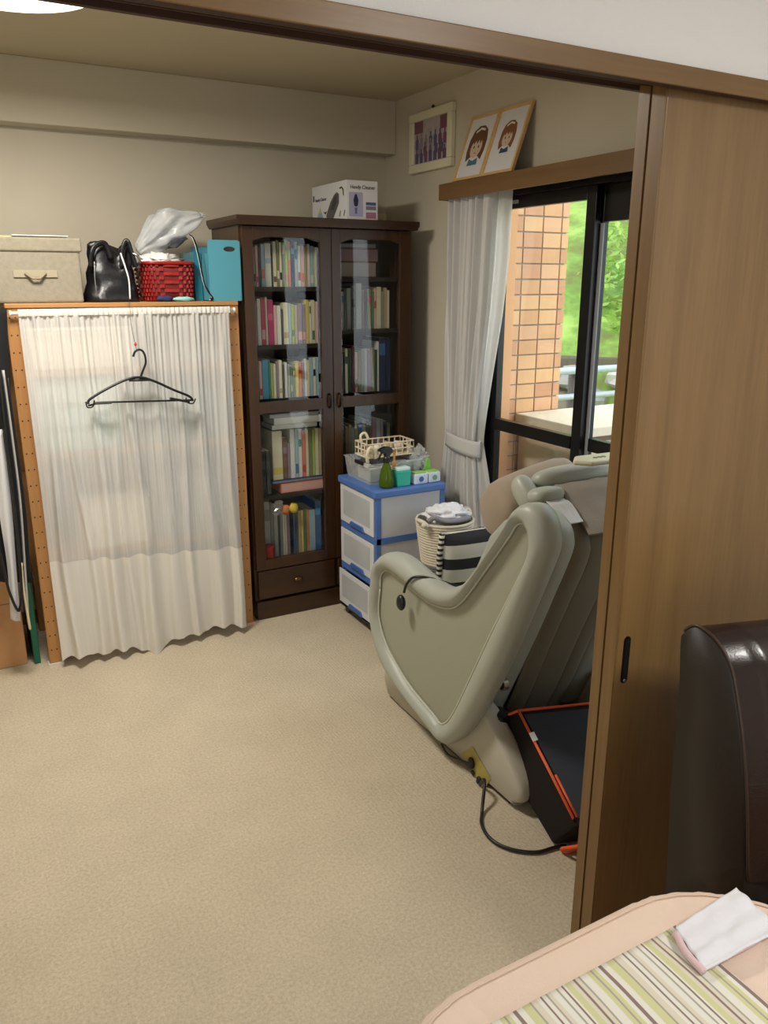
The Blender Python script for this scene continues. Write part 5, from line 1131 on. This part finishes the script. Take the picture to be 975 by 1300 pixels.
tag(MB().tube(spl([(bx_-0.10, by_-0.04, 0.570), (bx_-0.085, by_-0.055, 0.586), (bx_-0.05, by_-0.075, 0.572), (bx_, by_-0.09, 0.570), (bx_+0.06, by_-0.085, 0.574)], 6), 0.015, 10, flat=0.7).build('grey_cloth', mat('grey_knit', (132, 130, 138), 0.95, bump=0.8, bscale=200), smooth=True), 'grey knitted cloth edge around the white towel in the basket', 'cloth')
tag(BX(1.60, 1.84, 2.788, 2.795, 0.005, 0.335).build('card_sheet', mat('tan_card', (196, 164, 124), 0.8)), 'tan card sheet between the footstool and the drawer cart', 'card')

# =====================================================================
# BLACK AND ORANGE BAG, POWER CABLES
# =====================================================================
M_bagside = mat('dark_mesh_fabric', (34, 30, 26), 0.95, var=0.25, vscale=200, spec=0.2)
M_bagtop = mat('charcoal_fabric', (38, 42, 50), 0.85, bump=0.6, bscale=40)
M_orange = mat('orange_piping', (222, 92, 48), 0.6)
bg_ = thing('folding_bag', 'black padded folding seat with orange piping leaning behind the massage chair', 'bag', (1.5, 1.45, 0))
P1 = Vector((1.30, 1.393, 0.004)); P2 = Vector((1.3850,1.8432,0.1107)); P3_ = Vector((1.3700,1.6519,0.2676)); P4 = Vector((1.30, 1.304, 0.124)); W_ = Vector((0.435, -0.142, 0))
shr = Vector((0, -0.055, -0.030)); P2 = P2+shr*0.0; P3_ = P3_+shr*0.0
MB().corners([P1, P1+W_, P2+W_, P2, P4, P4+W_, P3_+W_, P3_]).build('pad', M_bagside, bg_, bevel=0.012, seg=3)
nrm = (P3_-P4).cross(W_).normalized(); nrm = nrm if nrm.z > 0 else -nrm
q = [P4+nrm*0.001, P4+W_+nrm*0.001, P3_+W_+nrm*0.001, P3_+nrm*0.001]
ins = [q[0]+Vector((0.012, 0, 0))+(P3_-P4)*0.05, q[1]-Vector((0.012, 0, 0))+(P3_-P4)*0.05, q[2]-Vector((0.012, 0, 0))-(P3_-P4)*0.05, q[3]+Vector((0.012, 0, 0))-(P3_-P4)*0.05]
MB().corners(ins+[p+nrm*0.003 for p in ins]).build('top_panel', M_bagtop, bg_)
e1 = P4.lerp(P3_, 0.06); 
MB().tube([e1+nrm*0.003, P4.lerp(P3_, 0.5)+nrm*0.004, P3_+nrm*0.003], 0.0042, 8).build('orange_piping', M_orange, bg_, smooth=True)
MB().tube([e1+nrm*0.003+Vector((0.012, 0, 0)), P4.lerp(P3_, 0.4)+nrm*0.004+Vector((0.012, 0, 0))], 0.0035, 8).build('orange_piping', M_orange, bg_, smooth=True)
MB().tube([P3_+nrm*0.003, P3_+W_+nrm*0.003], 0.0042, 8).build('orange_piping', M_orange, bg_, smooth=True)
MB().tube([P3_+nrm*0.003, P3_.lerp(P2, 0.5)+Vector((-0.003, 0, 0.003)), P2+Vector((-0.002, 0, 0))], 0.0038, 8).build('orange_piping', M_orange, bg_, smooth=True)
tq = P4.lerp(P3_, 0.74)+nrm*0.007
dirn = (P3_-P4).normalized()
MB().corners([tq+Vector((-0.006, 0, 0))-dirn*0.014, tq+Vector((0.012, 0, 0))-dirn*0.014, tq+Vector((0.012, 0, 0))+dirn*0.014, tq+Vector((-0.006, 0, 0))+dirn*0.014, tq+Vector((-0.006, 0, 0.002))-dirn*0.014, tq+Vector((0.012, 0, 0.002))-dirn*0.014, tq+Vector((0.012, 0, 0.002))+dirn*0.014, tq+Vector((-0.006, 0, 0.002))+dirn*0.014]).build('white_tag', M_white, bg_)
MB().tube(spl([P4+Vector((0.05, -0.006, -0.010)), P4+Vector((0.015, -0.012, -0.05)), P1+Vector((0.004, -0.035, 0.012)), P1+Vector((0.02, -0.045, 0.006)), P1+Vector((0.08, -0.05, 0.006))], 6), 0.0055, 8).build('orange_loop', M_orange, bg_, smooth=True)
MB().box(1.335, 1.385, 1.69, 1.76, 0.165, 0.235).build('strap_end', M_black, bg_, bevel=0.012)

pc = thing('power_cable', 'black power cable curling on the carpet below the massage chair', 'cable', (1.25, 1.45, 0))
MB().tube(spl([(1.2850,1.7142,0.0052), (1.262, 1.66, 0.06), (1.2117,1.5998,0.0100), (1.1771,1.5514,0.0070), (1.1650,1.4897,0.0070), (1.1875,1.4336,0.0070), (1.2399,1.3905,0.0070), (1.2975,1.3803,0.0070), (1.33, 1.37, 0.007)], 8), 0.0050, 8).build('flex', M_black, pc, smooth=True)
MB().tube(spl([(1.2750,1.9196,0.0378), (1.2820,1.8915,0.0131), (1.2860,1.8337,0.0247), (1.2860,1.7730,0.0458)], 6), 0.0035, 8).build('short_lead', M_black, pc, smooth=True)

# =====================================================================
# FOREGROUND: leather chair and dining table
# =====================================================================
M_brown = mat('dark_brown_leather', (38, 24, 20), 0.26, bump=0.12, bscale=300, coat=0.15)
M_brown2 = mat('dark_brown_leather_side', (32, 25, 17), 0.5, bump=0.12, bscale=300)
lc = thing('leather_dining_chair', 'dark brown leather high back chair at the right behind the table', 'chair', (1.4, 0.8, 0))
SP = [(0.843,0.406),(0.858,0.597),(0.865,0.789),(0.874,0.886),(0.870,0.907),(0.849,0.926),(0.820,0.923),(0.794,0.909),(0.769,0.880),(0.748,0.825),(0.727,0.754),(0.707,0.660),(0.684,0.519)]
SPn = spl([(p[0], p[1], 0) for p in SP], 4)
pol = [(p.x, p.y) for p in SPn]; pol = [(pol[0][0], 0.36)]+pol+[(pol[-1][0], 0.36)]
cy_ = sum(p[0] for p in pol)/len(pol)
YS = lambda x: -(x-1.08)*0.30
def crg(x, k): return [(x, p[0]+YS(x)+(cy_-p[0])*k*0.5, p[1]-(0.02*k if p[1] > 0.7 else 0)) for p in pol]
back = MB().loft([crg(1.080, 0.10), crg(1.084, 0.03), crg(1.092, 0.0), crg(1.62, 0.0), crg(1.63, 0.03), crg(1.634, 0.1)])
back.build('backrest', M_brown2, lc, smooth=True)
# front leather face, proud of the side shell
front = [p for p in SPn[20:]]
def ff(u, v):
    k = v*(len(front)-1); i = min(int(k), len(front)-2); p = front[i].lerp(front[i+1], k-i)
    bul = 0.016*math.sin(max(0, min(1, u*6 if u < 1/12 else (1-u)*6 if u > 11/12 else 1))*math.pi/2)
    return (1.086+0.54*u, p.x+YS(1.086+0.54*u)-bul*0.9-0.002, p.y+bul*0.5*(1-v))
MB().grid(ff, 60, 60).build('front_cover', M_brown, lc, smooth=True)
MB().tube([(1.084, p.x-0.002, p.y+0.002) for p in SPn[16:]], 0.0028, 6).build('edge_piping', mat('piping_brown', (58, 42, 32), 0.4), lc, smooth=True)
MB().prism([(1.085, 0.845), (1.085, 0.42), (1.56, 0.28), (1.63, 0.68)], 'Z', 0.34, 0.46).build('seat', M_brown, lc, bevel=0.03, seg=3)
for x in (1.10, 1.575):
    for y in (0.42, 0.79): BX(x, x+0.04, y, y+0.04, 0.0, 0.345).build('leg', M_walnut, lc)

TZt = 0.70
tbx = thing('dining_table', 'dining table with rounded corners under a peach tablecloth', 'table', (0.58, 0.0, 0))
def rr(x0, x1, y0, y1, r_, n_=12):
    pts = []
    for cx0, cy0, a0 in ((x1-r_, y1-r_, 0), (x0+r_, y1-r_, 90), (x0+r_, y0+r_, 180), (x1-r_, y0+r_, 270)):
        for k in range(n_+1): a = math.radians(a0+90*k/n_); pts.append((cx0+r_*math.cos(a), cy0+r_*math.sin(a)))
    return pts
tp = rr(0.262, 0.898, -0.60, 0.600, 0.19)
MB().prism(tp, 'Z', TZt-0.034, TZt-0.011).build('tabletop', M_pine_x, tbx)
for x, y in ((0.38, -0.45), (0.74, -0.45), (0.38, 0.42), (0.74, 0.42)): BX(x, x+0.05, y, y+0.05, -0.004, TZt-0.034).build('leg', M_pine, tbx)
M_peach = mat('peach_cloth', (230, 208, 190), 0.9, bump=0.3, bscale=400)
tcloth = thing('tablecloth', 'pale peach fitted tablecloth with gathered hem covering the dining table', 'tablecloth', (0.58, 0.0, 0.6))
rings = []
def ring_at(e, z, wv=0.0, zn=0.0):
    base_ = rr(0.262-e, 0.898+e, -0.60-e, 0.600+e, 0.19+e*0.9, 40); out = []
    for i, p in enumerate(base_):
        w_ = wv*(math.sin(i*1.3)+0.6*math.sin(i*2.9+1)); c0 = Vector((0.58, 0.0)); d = (Vector(p)-c0).normalized()
        out.append((p[0]+d.x*w_, p[1]+d.y*w_, z+zn*noise.noise(Vector((p[0]*9, p[1]*9, e*30)))+(0.006*noise.noise(Vector((i*0.33, 3.0, 0)))+0.003*noise.noise(Vector((i*0.9, 8.0, 0))) if -0.05 < e < -0.01 else 0)))
    return out
prof = [(-0.16, TZt+0.0005, 0, 0.0), (-0.12, TZt+0.0016, 0, 0.0030), (-0.08, TZt+0.0022, 0.0, 0.0028), (-0.045, TZt+0.0030, 0.0, 0.005), (-0.02, TZt+0.002, 0.0, 0.005), (-0.006, TZt+0.001, 0.0005, 0.002), (0.006, TZt-0.002, 0.0008, 0.001), (0.010, TZt-0.012, 0.001, 0.0), (0.012, TZt-0.05, 0.003, 0), (0.016, TZt-0.12, 0.006, 0), (0.018, TZt-0.17, 0.008, 0)]
MB().loft([ring_at(*p) for p in prof], caps=False).poly(ring_at(*prof[0])).build('cloth', M_peach, tcloth, smooth=True)
MB().tube([(p[0], p[1], p[2]+0.0006) for p in ring_at(-0.0035, TZt+0.0014, 0.0004, 0.002)], 0.0011, 5).build('hem_stitch', mat('peach_stitch', (222, 198, 178), 0.9), tcloth, smooth=True)
W_h, YG, PU, GR, CR = (228, 227, 216), (208, 208, 158), (140, 122, 116), (170, 165, 152), (218, 212, 194)
stp = []
seq = [(W_h, 3), (GR, 1), (W_h, 2), (PU, 1), (W_h, 1), (YG, 3), (CR, 2), (PU, 1), (CR, 2), (GR, 1), (W_h, 4), (YG, 2), (GR, 1), (YG, 2), (W_h, 2), (PU, 2), (W_h, 3), (YG, 4), (GR, 1), (CR, 3), (W_h, 2), (PU, 1), (W_h, 2), (GR, 1), (CR, 2)]
tot = sum(k for _, k in seq); acc = 0
for c_, k in seq: stp.append((acc/tot, c_)); acc += k
M_run = stripe_mat('runner_stripes', 'X', 0.128, stp, 0.9)
tag(MB().grid(lambda u, v: (0.315+0.413*u+0.002*noise.noise(Vector((0, v*6, 0))), -0.45+0.995*v, TZt+0.0070+0.0020*noise.noise(Vector((u*6, v*14, 3)))*1.0), 80, 120).build('striped_runner', M_run, smooth=True, solid=0.0016), 'green, white and taupe striped table runner laid on the peach tablecloth', 'table runner')
# folded handkerchief
M_hank = mat('white_gauze', (226, 228, 234), 0.9, bump=0.5, bscale=120, stretch=(1, 0.1, 1)); M_hpk = mat('pink_gauze', (222, 194, 196), 0.9)
hk_ = thing('folded_cloth', 'folded white gauze cloth with pink underside on the table corner', 'cloth', (0.78, 0.51, TZt+0.002))
def quad_sheet(p, z, amp, seed, n_=26):
    def fn(u, v):
        a = Vector(p[0]).lerp(Vector(p[1]), u); b = Vector(p[3]).lerp(Vector(p[2]), u); q = a.lerp(b, v)
        rip = amp*(noise.noise(Vector((u*5+seed, v*5, seed)))+0.5*math.sin(v*16+seed+2*u))
        return (q.x, q.y, z+rip)
    return MB().grid(fn, n_, n_)
A1, A2, A3, A4 = [(0.7151,0.5348), (0.8421,0.5449), (0.8287,0.4694), (0.6948,0.4742)]
quad_sheet([(A1[0], A1[1]), (A2[0], A2[1]), (A3[0], A3[1]), (A4[0], A4[1])], TZt+0.0175, 0.0022, 2).build('upper_fold', M_hank, hk_, smooth=True, solid=0.003)
B1, B2, B3, B4 = [(0.7072,0.5333), (0.8173,0.5355), (0.7966,0.4728), (0.7059,0.4746)]
quad_sheet([(B1[0], B1[1]), (B2[0], B2[1]), (B3[0], B3[1]), (B4[0], B4[1])], TZt+0.0125, 0.0015, 5).build('under_fold', M_hpk, hk_, smooth=True, solid=0.003)
MB().tube(spl([(A1[0]-0.003, A1[1]-0.004, TZt+0.0145), ((A1[0]+A4[0])/2-0.006, (A1[1]+A4[1])/2, TZt+0.015), (A4[0], A4[1], TZt+0.0145)], 6), 0.0048, 8).build('fold_edge', M_hpk, hk_, smooth=True)
